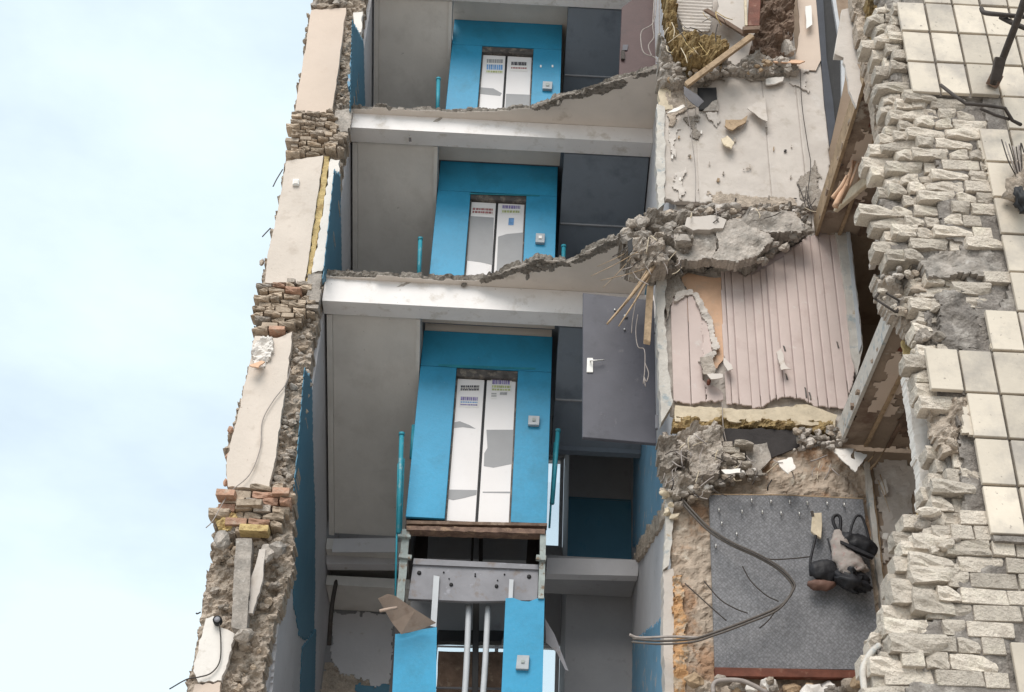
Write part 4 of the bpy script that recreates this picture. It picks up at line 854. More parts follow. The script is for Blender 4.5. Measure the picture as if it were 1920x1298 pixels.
# ------------------------------------------------------------------ remains of the floors in front of the room walls
fb = thing('slab_rubble', 'jagged grey lump of broken floor between the beige wall and the pink wall', 'rubble')
sheet('torn_block', xz([(1156, 446), (1180, 418), (1214, 402), (1262, 396), (1300, 410), (1296, 470), (1262, 502), (1220, 506), (1180, 496)], RY-.22), RY-.24, .3, 'rubble', fb, step=.016, amp=.16, jag=.05, ns=5, blocky=.09, bs=6, seed=148)
sheet('slab_core', xz([(1236, 392), (1300, 384), (1400, 392), (1500, 388), (1516, 402), (1512, 436), (1470, 456), (1430, 486), (1400, 508), (1376, 496), (1300, 496), (1262, 516), (1240, 500)], RY-.10), RY-.10, .2, 'concrete', fb, step=.018, amp=.14, jag=.04, ns=4, blocky=.09, bs=4.5, seed=131)
for pts, sd, dd in (([(1382, 412), (1420, 398), (1490, 396), (1510, 424), (1500, 440), (1440, 436), (1400, 424)], 1, .30), ([(1338, 420), (1380, 408), (1440, 436), (1452, 446), (1420, 480), (1380, 492), (1338, 484), (1350, 452)], 2, .34), ([(1262, 430), (1330, 424), (1346, 450), (1336, 486), (1270, 490), (1256, 460)], 3, .27)):
    sheet('concrete_slab', xz(pts, RY-dd), RY-dd, .14, 'concrete', fb, step=.016, amp=.05, jag=.03, ns=3, seed=140+sd)
plate('plaster_piece', [(1288, 408), (1342, 404), (1362, 412), (1356, 428), (1300, 432), (1284, 424)], RY-.34, .08, 'corrugated', fb, tear=1.5, n=8, seed=7)
rubble('stone', [(1240, 388), (1510, 386), (1512, 404), (1380, 412), (1250, 426)], RY-.26, RY-.12, 70, .04, .13, ['concrete', 'rubble', 'plaster_grey', 'rubble_brown'], fb, 141)
rubble('stone', [(1160, 436), (1190, 410), (1250, 398), (1290, 420), (1286, 470), (1262, 498), (1210, 502), (1176, 490)], RY-.36, RY-.10, 80, .05, .15, ['rubble', 'concrete', 'rubble', 'concrete'], fb, 142)
sheet('torn_block', xz([(1176, 448), (1206, 430), (1244, 436), (1252, 490), (1214, 500), (1184, 494)], RY-.35), RY-.35, .3, 'rubble', fb, step=.016, amp=.10, jag=.04, ns=6, blocky=.06, bs=8, seed=143)
plate('void_shade', [(1177, 452), (1187, 446), (1186, 470), (1178, 478)], RY-.45, .02, 'black', fb, tear=1.2, n=5, seed=3)  # small black sheet, the shade of a gap put into its colour
rubble('stone', [(1400, 470), (1460, 450), (1500, 432), (1516, 400), (1526, 420), (1500, 446), (1420, 500)], RY-.3, RY-.1, 20, .06, .14, ['concrete', 'rubble'], fb, 144)
fc = thing('slab_rubble', 'rubble of broken floor with a dark cavity above the grey carpet panel', 'rubble')
sheet('slab_core', xz([(1238, 812), (1340, 800), (1358, 816), (1352, 850), (1372, 880), (1350, 900), (1330, 925), (1262, 930), (1246, 900), (1236, 850)], RY-.14), RY-.16, .22, 'rubble', fc, step=.018, amp=.14, jag=.04, ns=5, blocky=.05, bs=6, seed=151)
plate('cavity', [(1346, 802), (1490, 806), (1500, 836), (1440, 862), (1420, 872), (1360, 868)], RY-.03, .02, 'dark_gap', fc, tear=2, n=10, seed=152)  # flat dark sheet painted as the shade of the hollow
plate('concrete_piece', [(1396, 836), (1438, 830), (1446, 860), (1424, 884), (1404, 876)], RY-.10, .07, 'concrete', fc, tear=1.2, n=8, seed=153)
brick_band([(1354, 836), (1396, 838), (1396, 882), (1356, 880)], RY-.10, ['silicate', 'rubble', 'silicate'], .07, .2, 154, fc)
sheet('torn_block', xz([(1292, 812), (1350, 802), (1356, 860), (1344, 890), (1300, 892), (1286, 860)], RY-.26), RY-.26, .14, 'rubble', fc, step=.016, amp=.07, jag=.03, ns=6, seed=155)
sheet('torn_block', xz([(1232, 822), (1272, 818), (1284, 860), (1262, 880), (1236, 872)], RY-.26), RY-.28, .2, 'rubble', fc, step=.016, amp=.10, jag=.03, ns=6, seed=156)
rubble('stone', [(1350, 876), (1440, 884), (1500, 838), (1480, 850), (1450, 876), (1420, 900), (1340, 912), (1270, 930), (1262, 900)], RY-.2, RY-.05, 70, .03, .10, ['rubble', 'concrete', 'plaster_white', 'rubble_brown'], fc, 157)
rubble('stone', [(1490, 806), (1580, 800), (1580, 838), (1500, 842)], RY-.16, RY-.03, 60, .03, .10, ['rubble', 'rubble_brown', 'plaster_grey', 'concrete'], fc, 158)
rubble('stone', [(1240, 895), (1330, 900), (1320, 925), (1270, 960), (1256, 1000), (1246, 960)], RY-.16, RY-.03, 24, .05, .12, ['rubble', 'wood_pale', 'rubble_brown'], fc, 159)
ft = thing('slab_rubble', 'brown wool and rubble of broken floor above the beige wall with the hole', 'rubble')
sheet('slab_core', xz([(1236, 60), (1262, 108), (1300, 124), (1380, 116), (1420, 104), (1490, 112), (1494, 130), (1440, 134), (1370, 130), (1320, 144), (1262, 160), (1236, 150)], RY-.12), RY-.14, .25, 'concrete', ft, step=.018, amp=.12, jag=.04, ns=5, blocky=.05, bs=6, seed=161)
sheet('mineral_wool', xz([(1240, -30), (1262, -30), (1268, 30), (1276, 56), (1300, 66), (1352, 66), (1362, 96), (1340, 118), (1296, 126), (1272, 104), (1252, 60)], RY-.25), RY-.27, .2, 'wool', ft, step=.014, amp=.2, jag=.04, ns=6, blocky=.04, bs=14, seed=162, stretch=.45)
sheet('rotten_wood', xz([(1424, -30), (1492, -30), (1486, 70), (1466, 108), (1420, 106), (1404, 92), (1420, 56), (1430, 20)], RY-.12), RY-.14, .2, 'wood_dark', ft, step=.016, amp=.14, jag=.03, ns=5, blocky=.03, bs=9, seed=163)
wc = lambda u, v: .01*math.sin(v*110)
sheet('corrugated_sheet', xz([(1256, -30), (1334, -30), (1334, 30), (1332, 58), (1300, 64), (1280, 56), (1270, 30)], RY-.14), RY-.16, .03, 'corrugated', ft, step=.011, jag=.02, wave=wc, seed=164, smooth=True)
plate('lining_board', [(1338, -30), (1400, -30), (1396, 56), (1388, 62), (1340, 30), (1348, 12)], RY-.10, .02, 'corrugated', ft, tear=1, n=10, seed=165)
rubble('stone', [(1250, 120), (1330, 128), (1440, 112), (1494, 118), (1480, 134), (1340, 140), (1262, 156)], RY-.22, RY-.10, 60, .04, .12, ['concrete', 'rubble', 'concrete', 'wood'], ft, 166)
lump('stone', PY(1478, 92, RY-.1), (.2, .2, .26), 'concrete', ft, 3)
def fibres(par, box_, Y, n, seed, m='wire_light'):
    rr = random.Random(seed)
    for i in range(n):
        x, y = rr.uniform(box_[0], box_[2]), rr.uniform(box_[1], box_[3]); L = rr.uniform(8, 34); a = rr.uniform(.2, 2.9)
        p, q = (x, y), (x+math.cos(a)*L, y+math.sin(a)*L)
        tube('fibre', [PY(*p, Y+rr.uniform(-.05, .05)), PY((p[0]+q[0])/2+rr.uniform(-4, 4), (p[1]+q[1])/2+rr.uniform(-3, 3), Y-.06), PY(*q, Y-rr.uniform(0, .1))], rr.uniform(.0035, .007), rr.choice([m, m, 'wood_pale', 'wire']), par, sides=4)
fibres(fb, (1170, 440, 1280, 520), RY-.4, 22, 1); fibres(fb, (1290, 386, 1510, 420), RY-.3, 10, 2)
fibres(fc, (1240, 815, 1350, 930), RY-.32, 26, 3); fibres(fc, (1350, 850, 1560, 900), RY-.22, 20, 4); fibres(ft, (1246, 20, 1360, 110), RY-.42, 22, 5, 'foam_yellow')
# fibres and splinters
def splinters(label, cat, lst, m, Y, r0=.006, nm='splinter', grp=None):
    s = thing(nm+'_bundle', label, cat)
    for i, (a, b, r) in enumerate(lst): tube(nm, [PY(*a, Y+.02*(i % 3)), PY((a[0]+b[0])/2+1.5, (a[1]+b[1])/2+1, Y-.05), PY(*b, Y-.03*(i % 4))], r, m, s, sides=5, taper=lambda t: 1-.5*t)
    return s
splinters('bundle of thin pale laths hanging in front of the grey metal door', 'laths', [((1226, 500), (1138, 608), .022), ((1222, 510), (1160, 612), .014), ((1215, 505), (1150, 595), .010), ((1200, 470), (1108, 518), .006), ((1190, 465), (1120, 500), .005), ((1186, 480), (1130, 540), .005), ((1208, 505), (1126, 526), .006)], 'wood', RY-.35, nm='lath')
tag(bar('hanging_plank', PY(1219, 540, RY-.2), PY(1213, 642, RY-.22), .07, .03, 'wood', split=.03, seed=4), 'narrow brown plank hanging over the right edge of the grey metal door', 'plank')
s = thing('cable_tangle', 'thin pale wires dangling in front of the grey metal door', 'wires')
for i, l in enumerate(([(1196, 590), (1192, 620), (1196, 650), (1208, 656), (1209, 690), (1206, 720)], [(1209, 680), (1216, 700), (1212, 716), (1208, 708), (1210, 725)], [(1193, 560), (1186, 600), (1184, 625)])):
    tube('wire', [PY(x, y, RY-.25) for x, y in l], .005, 'wire_light', s, sides=5)
s = thing('cable_tangle', 'pale wires looping in front of the red brown door', 'wires')
for l in ([(1232, -20), (1226, 40), (1204, 58), (1202, 80), (1208, 100), (1228, 108), (1232, 118)], [(1228, -20), (1224, 45), (1226, 70), (1216, 86), (1222, 106)], [(1236, -20), (1236, 60), (1236, 122), (1222, 130)]):
    tube('wire', [PY(x, y, RY+.3) for x, y in l], .008, 'wire_light', s, sides=5)
for i, (l, lab) in enumerate([([(1500, 130), (1504, 200), (1514, 270), (1520, 310), (1514, 370), (1520, 400)], 'thin dark wire hanging down the right side of the beige room wall'), ([(1410, 70), (1412, 100), (1424, 130)], 'thin pale wire hanging from the rotten wood at the top'), ([(1280, 150), (1302, 300), (1304, 380)], 'thin pale wire down the left part of the beige room wall'), ([(1478, -10), (1478, 100), (1482, 130)], 'thin wire across the rotten brown wood at the top'), ([(1354, 756), (1356, 800), (1362, 830)], 'thin pale wire hanging below the pink panels')]):
    tag(tube('wire', [PY(x, y, RY-.08) for x, y in l], .005, 'wire' if i == 0 else 'wire_light', sides=5), lab, 'wire')
# loose timber at the top
tag(bar('wooden_lath', PY(1286, 160, RY-.4), PY(1410, 68, RY-.42), .07, .05, 'wood', split=.02, seed=1), 'long brown lath slanting up to the right above the square hole', 'plank')
tag(bar('wooden_lath', PY(1322, 18, RY-.34), PY(1402, 68, RY-.36), .06, .03, 'wood_dark', split=.02, seed=2), 'dark thin lath crossing the corrugated sheet at the top', 'plank')
s = thing('broken_cupboard', 'red brown broken furniture board in a white frame hanging at the top', 'board')
plate('board', [(1406, -30), (1428, -30), (1424, 48), (1402, 48)], RY-.45, .04, 'redbrown', s, bevel=.004); bar('frame', PY(1396, -30, RY-.44), PY(1399, 50, RY-.44), .03, .04, 'wood_pale', s); plate('foot', [(1393, 50), (1426, 48), (1424, 55), (1394, 56)], RY-.46, .06, 'wood_dark', s)
tag(plate('paper_sheet', [(1510, 12), (1521, 10), (1523, 46), (1512, 54)], RY-.1, .01, 'white_plastic', tear=.6, n=8, seed=2), 'small white sheet on the peach strip beside the dark doorway', 'sheet')
# tangle by the jamb between upper and middle rooms
splinters('tuft of dark wires at the right end of the lump of broken floor', 'wires', [((1512, 350), (1504, 400), .006), ((1514, 360), (1522, 402), .006), ((1508, 370), (1530, 400), .006), ((1496, 345), (1512, 392), .008), ((1530, 372), (1508, 396), .006), ((1518, 388), (1522, 442), .006)], 'wire', RY-.15, nm='wire')
# grey cable loop over the carpet panel
s = thing('cable_loop', 'dark cable loop bulging across the grey carpet panel', 'cable')
L0 = [(1272, 934, .08), (1296, 962, .14), (1330, 996, .22), (1372, 1022, .28), (1420, 1044, .30), (1460, 1068, .30), (1484, 1094, .30), (1484, 1112, .30), (1460, 1138, .3), (1400, 1164, .3), (1340, 1186, .3), (1300, 1198, .3), (1240, 1202, .25), (1186, 1198, .2)]
tube('cable', [PY(x, y, RY-d_) for x, y, d_ in L0], .015, 'cable', s, taper=lambda t: 1-.3*t)
tube('cable', [PY(x+(3 if i < 8 else -2), y+(-4 if i < 8 else 6), RY-d_-.03) for i, (x, y, d_) in enumerate(L0)], .009, 'cable', s)
tube('cable', pts3([(1310, 1196, RY-.3), (1260, 1194, RY-.28), (1200, 1196, RY-.2), (1180, 1190, RY-.2)]), .012, 'wire_light', s)
for l in ([(1392, 1062), (1408, 1090), (1436, 1116), (1460, 1128)], [(1320, 1090), (1350, 1124), (1380, 1142), (1402, 1150)], [(1284, 1094), (1330, 1136), (1362, 1164)], [(1404, 1030), (1440, 1048), (1480, 1048), (1520, 1044)], [(1454, 1146), (1440, 1164), (1424, 1178)]):
    tube('thin_wire', [PY(x, y, RY-.2) for x, y in l], .006, 'wire', s, sides=5)
tag(tube('hose', pts3([(1338, 1300, RY-.3), (1338, 1284, RY-.3), (1350, 1276, RY-.3), (1386, 1276, RY-.3), (1410, 1284, RY-.3), (1440, 1300, RY-.3)]), .02, 'wire_light'), 'grey hose end bent under the red brown base board', 'hose')
rubble('stone', [(1300, 1270), (1640, 1274), (1640, 1320), (1290, 1320)], RY-.25, RY-.05, 40, .07, .2, ['rubble', 'wood', 'plaster_white', 'rubble_brown'], rc, 170)

# ================================================================== ROOMS BEHIND THE OUTER WALL, RIGHT
for i, (z, lab) in enumerate(((8.28, 'stained brown ceiling strip running out from the pink wall to the outer wall'), (10.94, 'brown ceiling strip running out from the beige wall to the outer wall'))):
    s = thing('ceiling_remnant', lab, 'ceiling', 'ceiling strips of the side rooms')
    po = [(3.27, 11.19), (3.24, 9.6), (3.22, 8.9-.12*i), (3.34, 8.6), (3.6, 8.3), (3.7, 7.62), (5.6, 7.62), (5.6, 11.19)]
    sheet('ceiling_face', po, z, .03, 'ceiling_brown', s, step=.045, jag=.05, amp=.012, plane='Z', seed=180+i)
    box('slab_body', 3.30, 5.6, 8.95, 11.185, z+.035, z+.2, 'concrete', s)
    v = [(3.2, 8.75, z-.03), (3.26, 11.185, z-.03), (3.29, 11.185, z-.03), (3.235, 8.75, z-.03), (3.2, 8.75, z+.2), (3.26, 11.185, z+.2), (3.29, 11.185, z+.2), (3.235, 8.75, z+.2)]
    hexa('edge_board', [Vector(q) for q in v], 'jamb' if i == 0 else 'wood', s)
    for q, mm, sd in ((((3.36, 10.5), (3.62, 10.6), (3.56, 9.7), (3.36, 9.5)), 'peach_cream', 1), (((3.40, 9.45), (3.66, 9.6), (3.60, 8.95), (3.42, 9.0)), 'redbrown', 2), (((3.74, 10.9), (4.2, 10.9), (4.1, 9.9), (3.76, 10.1)), 'wood_dark', 3)):
        sheet('stained_patch', list(q), z-.010, .006, mm, s, step=.03, jag=.10, plane='Z', seed=600+sd+i)
    for k in range(3): xx = 3.5+.22*k; box('lath', xx, xx+.035, 8.8+.1*k, 11.15, z-.035, z-.014, 'wood_dark' if k % 2 else 'wood', s)
sr = thing('side_room_wall', 'shaded brown rear wall of the side rooms behind the outer wall', 'wall')
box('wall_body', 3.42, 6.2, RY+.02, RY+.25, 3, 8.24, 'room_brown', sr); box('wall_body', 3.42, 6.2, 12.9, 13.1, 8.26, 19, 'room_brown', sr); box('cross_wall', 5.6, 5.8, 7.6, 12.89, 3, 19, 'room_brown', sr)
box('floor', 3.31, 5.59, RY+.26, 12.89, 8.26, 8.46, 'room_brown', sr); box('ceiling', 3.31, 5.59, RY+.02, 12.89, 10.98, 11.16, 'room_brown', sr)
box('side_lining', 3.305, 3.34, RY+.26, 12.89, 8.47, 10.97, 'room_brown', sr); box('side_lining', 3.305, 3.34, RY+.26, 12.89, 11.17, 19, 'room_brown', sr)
sheet('peeled_plaster', xz([(1640, 870), (1690, 860), (1716, 880), (1712, 960), (1680, 1040), (1656, 1060), (1652, 960)], RY-.01), RY+.005, .012, 'plaster_grey', sr, step=.03, jag=.06, amp=.02, seed=190)
for pts, sd in (([(1650, 905), (1660, 898), (1666, 922), (1656, 930)], 1), ([(1656, 1000), (1666, 1000), (1662, 1012), (1654, 1010)], 2)): plate('torn_flap', pts, RY-.06, .015, 'plaster_white', sr, tear=1, n=5, seed=sd)
splinters('splinters sticking out at the top right of the grey carpet panel', 'splinters', [((1632, 880), (1662, 838), .012), ((1628, 866), (1640, 846), .008), ((1650, 890), (1662, 930), .006), ((1646, 900), (1668, 960), .005)], 'wood', RY-.1)
# dark door in the upper doorway
d = thing('doorway', 'dark navy door and frame in the upper right doorway', 'door')
plate('door_leaf', [(1534, -30), (1556, -30), (1578, 60), (1582, 150), (1574, 196), (1558, 268), (1548, 150)], RY+.02, .04, 'black', d)
plate('door_frame', [(1528, -30), (1542, -30), (1550, 110), (1562, 190), (1566, 232), (1556, 274), (1546, 190), (1538, 90)], RY-.03, .05, 'door_navy', d); plate('door_frame', [(1556, -30), (1563, -30), (1584, 110), (1584, 150), (1578, 180), (1577, 100)], RY-.03, .05, 'frame_white', d)
# loose boards by the ceiling strips
tag(bar('white_board', PY(1568, 388, 10.6), PY(1660, 310, 9.6), .13, .05, 'wood_pale', up=Vector((.3, 1, .2)), bevel=.006), 'pale grooved board leaning across the opening right of the beige wall', 'plank')
tag(bar('splintered_board', PY(1588, 110, 7.62), PY(1604, 10, 7.6), .22, .04, 'plaster_grey', split=.12, seed=3), 'grey splintered board hanging right of the dark doorway', 'plank')
splinters('pinkish splintered wood above the pale grooved board', 'splinters', [((1566, 388), (1604, 300), .035), ((1574, 380), (1596, 318), .03), ((1562, 372), (1588, 330), .03), ((1580, 372), (1610, 306), .02), ((1590, 350), (1600, 290), .012)], 'peach', 10.0)
tag(plate('wall_lining', [(1574, 70), (1590, 40), (1604, 90), (1616, 160), (1606, 200), (1592, 170)], 7.6, .03, 'plaster_grey', tear=2, n=9, seed=10), 'grey strip of lining beside the upper brown ceiling strip', 'lining')
tag(tube('wire', pts3([(1596, 408, RY-.1), (1630, 418, RY-.3), (1662, 424, RY-.5)]), .008, 'wire_light'), 'thin pale wire across the brown opening right of the door jamb', 'wire')

# ================================================================== OUTER WALL, RIGHT (Y = 7)
FY = 7.0
ow = thing('outer_wall', 'broken outer wall of white bricks faced with cream tiles at the right edge', 'wall')
leaf1 = [(1690, -40), (1700, 60), (1712, 172), (1735, 190), (1748, 300), (1762, 400), (1768, 440), (1800, 452), (1812, 520), (1826, 560), (1832, 640), (1745, 655), (1752, 740), (1790, 760), (1800, 900), (1806, 1000), (1796, 1050), (1786, 1150), (1740, 1170), (1716, 1200), (1700, 1250), (1690, 1340), (1980, 1340), (1980, -40)]
leaf2 = [(1664, -40), (1668, 60), (1676, 165), (1690, 200), (1696, 300), (1700, 400), (1702, 455), (1745, 520), (1738, 600), (1750, 700), (1758, 760), (1774, 850), (1770, 950), (1736, 1030), (1728, 1100), (1694, 1170), (1652, 1220), (1642, 1340), (1980, 1340), (1980, -40)]
leaf3 = [(1644, -40), (1648, 100), (1672, 190), (1662, 290), (1656, 400), (1660, 470), (1732, 520), (1736, 640), (1752, 760), (1764, 850), (1748, 945), (1704, 1020), (1692, 1050), (1692, 1120), (1668, 1180), (1644, 1225), (1622, 1340), (1980, 1340), (1980, -40)]
tiles = [(1688, -40), (1700, 80), (1712, 176), (1843, 183), (1848, 250), (1872, 380), (1892, 520), (1893, 578), (1858, 585), (1856, 655), (1746, 655), (1757, 736), (1812, 739), (1830, 818), (1862, 1002), (1980, 1008), (1980, -40)]
tiles2 = [(1706, 1284), (1980, 1290), (1980, 1360), (1700, 1360)]
tiles4 = [(1985, -60), (3400, -60), (3400, 1400), (1985, 1400)]
tiles3 = [(1898, 1180), (1980, 1180), (1980, 1300), (1908, 1300)]
cracked = [(1836, 262), (1868, 262), (1884, 400), (1862, 400)]
noB = [(1735, 466), (1858, 458), (1888, 518), (1740, 518)], [(1762, 548), (1838, 548), (1858, 590), (1856, 655), (1768, 655)], [(1744, 762), (1806, 752), (1816, 838), (1770, 850), (1750, 800)]
sheet('mortar_bed', xz([(x+1, y) for x, y in leaf3[:-2]]+[(1990, 1340), (1990, -40)], FY+.135), FY+.135, .12, 'mortar', ow, step=.022, amp=.06, jag=.05, ns=5, seed=201)
sheet('mortar_bed', xz([(x+3, y) for x, y in leaf1[:-2]]+[(1990, 1340), (1990, -40)], FY+.02), FY+.02, .1, 'mortar', ow, step=.018, amp=.022, jag=.04, ns=6, seed=202)
sheet('mortar_bed', xz([(x+1, y) for x, y in leaf2[:-2]]+[(1990, 1340), (1990, -40)], FY+.072), FY+.072, .1, 'mortar', ow, step=.022, amp=.03, jag=.04, ns=6, seed=203)
box('wall_body', 3.55, 6.5, FY+.30, FY+.5, 2.5, 13, 'mortar', ow); box('wall_body', 4.0, 6.5, FY-.004, FY+.28, 2.5, 13, 'mortar', ow)
CH, BL = .101, .276
bricks_made = 0
for li, (leaf, inner, dep) in enumerate(((leaf1, None, 0.0), (leaf2, leaf1, .05), (leaf3, leaf2, .11))):
    rr = random.Random(300+li); z = 4.1; row = 0
    while z < 9.9:
        x = 1.9+((row % 2)*.5+li*.3)*BL*.5+rr.uniform(-.02, .02)
        while x < 3.95:
            head = rr.random() < (.45 if li == 0 else .7); L = BL*.5 if head else BL
            cx, cz = x+L/2, z+CH/2; px, py = pixel((cx, FY+dep, cz))
            ok = pin(leaf, px+14, py) and -30 < py < 1335 and px < 1960
            if ok and li == 0 and (pin(tiles, px, py) or pin(tiles2, px, py) or pin(tiles3, px, py)): ok = False
            if ok and any(pin(q, px, py) for q in noB): ok = False
            if ok and inner and pin([(a+62, b) for a, b in inner[:-2]]+[(1990, 1340), (1990, -40)], px, py): ok = False
            if ok:
                edge = not pin(leaf, px-34, py)
                br = edge and rr.random() < .7 or (py < 700 and rr.random() < .5) or rr.random() < .25
                d_ = dep+rr.gauss(0, .008)+(rr.uniform(-.01, .03) if edge else 0)
                brick((cx, FY+d_+.06, cz), (L-.009*rr.uniform(.7, 1.4), .13 if not edge else rr.uniform(.13, .17), CH*rr.uniform(.90, .96)), 'silicate', ow, br, 5000*li+row*97+int(x*50), rot=.014 if edge else .008); bricks_made += 1
            x += L
        z += CH; row += 1
print('bricks', bricks_made)
# big split bricks sticking out of the broken edge
for i, (x, y, L, h, dd) in enumerate([(1720, 192, .24, .10, -.06), (1706, 1118, .26, .15, .04), (1748, 1086, .30, .11, -.04), (1716, 1216, .34, .11, -.08), (1740, 1062, .26, .10, -.03), (1692, 1186, .26, .10, .0), (1744, 1028, .26, .10, .02), (1716, 1056, .2, .13, .12), (1742, 1138, .24, .15, -.02), (1692, 445, .18, .09, .06), (1690, 492, .24, .1, .1), (1668, 1258, .26, .11, .0)]):
    brick(PY(x, y, FY+dd*.5+.09), (L, .17, h), 'silicate', ow, True, 8800+i, rot=.04)
# tiles
TW, TH = .2207, .3291
tn = 0
for r_ in range(-4, 16):
    for c_ in range(-3, 16):
        x0 = 2.8725+c_*TW; z0 = 5.236+r_*TH; px, py = pixel((x0+TW/2, FY-.045, z0+TH/2))
        px2, py2 = pixel((x0+TW/2, FY-.045, z0+TH*.85))
        ok = (pin(tiles, px, py) and pin(tiles, pixel((x0+.045, FY-.045, z0+TH/2))[0], pixel((x0+.045, FY-.045, z0+TH/2))[1])) or pin(tiles2, px, py) or pin(tiles2, px2, py2+12) or pin(tiles3, px, py) or (pin(tiles4, px, py) and x0 < 6.2)
        if not ok or (px > 1980 and px < 1985) or py < -60 or py > 1400: continue
        rr = random.Random(r_*50+c_)
        j = .0085
        o = box('tile', x0+j, x0+TW-j, FY-.045+rr.uniform(-.005, .005), FY-.012, z0+j, z0+TH-j, 'tile', ow, bevel=.004); tn += 1
        o.rotation_euler = (rr.gauss(0, .006), rr.gauss(0, .004), rr.gauss(0, .008))
print('tiles', tn)
sheet('tile', xz([(1838, 262), (1866, 264), (1872, 312), (1846, 318)], FY-.03), FY-.03, .03, 'tile', ow, step=.012, jag=.03, seed=231)
sheet('tile', xz([(1848, 322), (1874, 318), (1884, 372), (1866, 366)], FY-.03), FY-.03, .03, 'tile', ow, step=.012, jag=.03, seed=232)
sheet('tile', xz([(1806, 764), (1822, 760), (1830, 812), (1802, 812)], FY-.03), FY-.03, .03, 'tile', ow, step=.012, jag=.02, seed=233)
sheet('tile', xz([(1858, 592), (1900, 584), (1904, 652), (1858, 654)], FY-.028), FY-.03, .03, 'tile', ow, step=.012, jag=.01, seed=234)
sheet('tile_bed', xz([(1690, -40), (1715, 178), (1845, 185), (1850, 240), (1875, 380), (1896, 540), (1864, 590), (1860, 652), (1752, 660), (1762, 730), (1818, 740), (1836, 818), (1868, 1004), (1985, 1010), (1985, -40)], FY-.008), FY-.008, .04, 'mortar', ow, step=.03, amp=.006, jag=.012, seed=235)
sheet('tile_bed', xz([(1700, 1280), (1985, 1284), (1985, 1345), (1698, 1345)], FY-.008), FY-.008, .04, 'mortar', ow, step=.03, amp=.006, jag=.012, seed=236)
plate('concrete_ledge', [(1862, 1004), (1990, 1010), (1990, 1020), (1866, 1014)], FY-.05, .08, 'mortar', ow, tear=.6, n=14, seed=8)
# concrete lintel and mortar patches
sheet('lintel', xz([(1724, 488), (1760, 472), (1856, 458), (1886, 516), (1746, 520)], FY+.0), FY, .14, 'concrete', ow, step=.014, amp=.06, jag=.03, ns=4, seed=241)
sheet('mortar_patch', xz([(1758, 552), (1838, 546), (1862, 590), (1858, 656), (1764, 658)], FY+.02), FY+.01, .1, 'mortar', ow, step=.014, amp=.05, jag=.03, ns=5, seed=242)
sheet('mortar_patch', xz([(1742, 760), (1808, 750), (1818, 840), (1772, 852), (1748, 810)], FY+.03), FY+.02, .1, 'rubble_brown', ow, step=.014, amp=.09, jag=.03, ns=6, blocky=.03, bs=12, seed=243)
sheet('mortar_patch', xz([(1668, 500), (1730, 510), (1738, 560), (1712, 620), (1690, 600), (1660, 560), (1640, 520)], FY+.2), FY+.24, .12, 'rubble', ow, step=.016, amp=.12, jag=.04, ns=5, blocky=.04, bs=9, seed=244)
rubble('stone', [(1640, 500), (1730, 500), (1740, 570), (1700, 600), (1660, 570)], FY+.08, FY+.2, 40, .03, .09, ['rubble', 'concrete', 'silicate', 'rubble_brown'], ow, 245)
rubble('stone', [(1712, 600), (1760, 560), (1766, 650), (1740, 700), (1716, 690)], FY+.0, FY+.2, 30, .04, .11, ['silicate', 'rubble', 'silicate'], ow, 246)
rubble('stone', [(1690, 170), (1740, 190), (1750, 300), (1700, 320), (1664, 290)], FY+.08, FY+.16, 30, .03, .08, ['silicate', 'rubble', 'rubble'], ow, 247)
rubble('stone', [(1720, 960), (1790, 940), (1800, 1010), (1700, 1060)], FY+.0, FY+.2, 26, .05, .13, ['silicate', 'rubble', 'silicate'], ow, 248)
rubble('stone', [(1636, 1200), (1700, 1150), (1690, 1200), (1640, 1260), (1620, 1320)], FY+.1, FY+.3, 22, .05, .12, ['silicate', 'rubble', 'plaster_white'], ow, 249)
# inner plaster layer of the wall
sheet('inner_plaster', xz([(1596, -40), (1636, -40), (1648, 90), (1668, 190), (1690, 270), (1672, 330), (1656, 296), (1632, 160), (1610, 60)], FY+.45), FY+.45, .12, 'rubble_brown', ow, step=.02, amp=.06, jag=.03, ns=7, seed=251)
sheet('inner_plaster', xz([(1626, 0), (1646, -40), (1650, 60), (1640, 90), (1630, 60)], FY+.38), FY+.38, .08, 'wool', ow, step=.02, amp=.08, jag=.03, ns=7, seed=252)
sheet('inner_plaster', xz([(1652, 330), (1672, 320), (1664, 420), (1660, 470), (1640, 500), (1646, 440), (1664, 400)], FY+.42), FY+.42, .1, 'plaster_grey', ow, step=.02, amp=.04, jag=.03, seed=253)
sheet('inner_plaster', xz([(1700, 590), (1720, 572), (1728, 640), (1742, 760), (1756, 900), (1752, 945), (1738, 966), (1726, 940), (1714, 820), (1700, 700)], FY+.36), FY+.36, .1, 'plaster_white', ow, step=.014, amp=.012, jag=.022, seed=254)
plate('torn_lining', [(1690, 640), (1702, 600), (1716, 590), (1712, 660), (1700, 690)], FY+.36, .02, 'foam_yellow', ow, tear=2, n=7, seed=5)
splinters('two straws sticking out beside the lower white plaster edge', 'straw', [((1722, 960), (1694, 1004), .006), ((1726, 962), (1700, 1000), .005)], 'foam_yellow', FY+.4, nm='straw')
s = thing('rebar_frame', 'small bent rebar frame on the broken outer wall beside the concrete lintel', 'rebar')
for a, b in (((1652, 544), (1686, 564)), ((1652, 544), (1640, 560)), ((1640, 560), (1680, 586)), ((1686, 564), (1682, 586))): tube('rod', [PY(*a, FY+.1), PY(*b, FY+.08)], .009, 'wire', s, smooth_path=False)
s = thing('plastic_sheet', 'pale ribbon curling at the left foot of the outer wall', 'ribbon')
tube('ribbon', pts3([(1650, 1210, FY+.1), (1636, 1222, FY+.1), (1624, 1240, FY+.1), (1618, 1262, FY+.1), (1622, 1300, FY+.1)]), .02, 'jamb', s); tube('ribbon', pts3([(1652, 1212, FY+.12), (1640, 1230, FY+.12), (1630, 1256, FY+.12)]), .01, 'jamb', s)
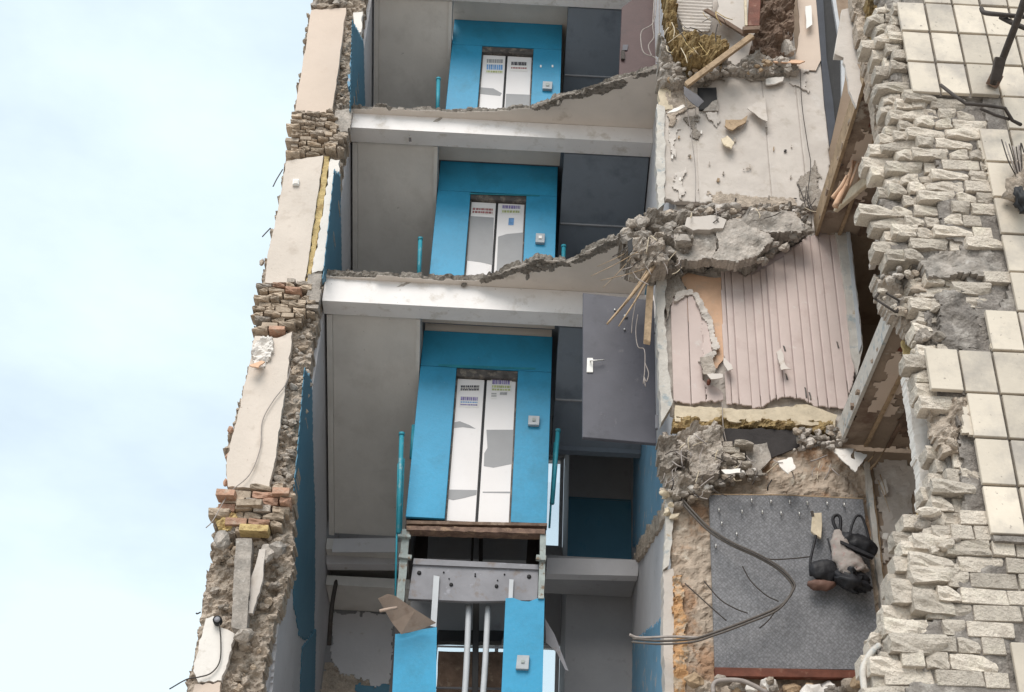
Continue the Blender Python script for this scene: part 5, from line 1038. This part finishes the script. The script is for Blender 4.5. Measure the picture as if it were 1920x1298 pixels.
# iron bracket and rods at the top right
s = thing('iron_bracket', 'rusty iron pole with brackets in front of the top right tiles', 'bracket')
tube('pole', [PY(1862, 158, FY-.12), PY(1884, 100, FY-.35), PY(1912, 26, FY-.65), PY(1930, -30, FY-.8)], .026, 'wire', s, sides=8)
bar('plate', PY(1866, 152, FY-.2), PY(1876, 108, FY-.32), .075, .05, 'wire', s); bar('plate', PY(1860, 160, FY-.06), PY(1870, 140, FY-.14), .09, .06, 'rust', s)
tube('rod', pts3([(1840, 16, FY-.4), (1846, 24, FY-.42), (1880, 28, FY-.5), (1945, 34, FY-.5)]), .018, 'wire', s)
tube('rod', pts3([(1876, 32, FY-.45), (1900, 44, FY-.48), (1945, 62, FY-.5)]), .02, 'wire', s)
s = thing('bent_rebar', 'thin dark bent rods hanging under the top right tiles', 'rebar')
tube('rod', pts3([(1764, 160, FY-.1), (1790, 180, FY-.2), (1812, 195, FY-.24), (1850, 198, FY-.24), (1884, 203, FY-.2), (1898, 226, FY-.16), (1914, 234, FY-.1)]), .014, 'wire', s, smooth_path=False)
tube('rod', pts3([(1838, 204, FY-.2), (1866, 216, FY-.2), (1892, 224, FY-.15)]), .012, 'wire', s, smooth_path=False)
s = thing('rag_bundle', 'dark crumpled rag with fibres at the right edge of the tiles', 'rag')
blob('rag', [(PY(1922, 300, FY-.1), .04, .04), (PY(1918, 330, FY-.14), .08, .07), (PY(1916, 362, FY-.14), .09, .07), (PY(1922, 392, FY-.1), .05, .05)], 'rubble_brown', s, wob=.9, sides=16, seed=2); blob('dark_fold', [(PY(1910, 352, FY-.2), .03, .03), (PY(1912, 374, FY-.2), .05, .04), (PY(1920, 398, FY-.18), .03, .03)], 'black', s, wob=.8)
for i in range(7): tube('fibre', [PY(1905+i*2, 330, FY-.15), PY(1890+i*4, 300-i*5, FY-.2), PY(1878+i*7, 262+i*4, FY-.18)], .005, 'wire_light' if i % 2 else 'wire', s, sides=4)

# ------------------------------------------------------------------ put every thing's own origin at its foot
bpy.context.view_layer.update()
for o in list(COL.objects):
    if o.type == 'EMPTY' and o.parent is None:
        ch = [c for c in o.children_recursive if c.type == 'MESH']
        if not ch: continue
        P = [c.matrix_world @ Vector(b) for c in ch for b in c.bound_box]
        base = Vector(((min(p.x for p in P)+max(p.x for p in P))/2, (min(p.y for p in P)+max(p.y for p in P))/2, min(p.z for p in P)))
        o.location = base
        for c in o.children: c.matrix_parent_inverse = Matrix.Translation(-base)
# sub-parts sit under parts whose own origin is not at zero
bpy.context.view_layer.update()
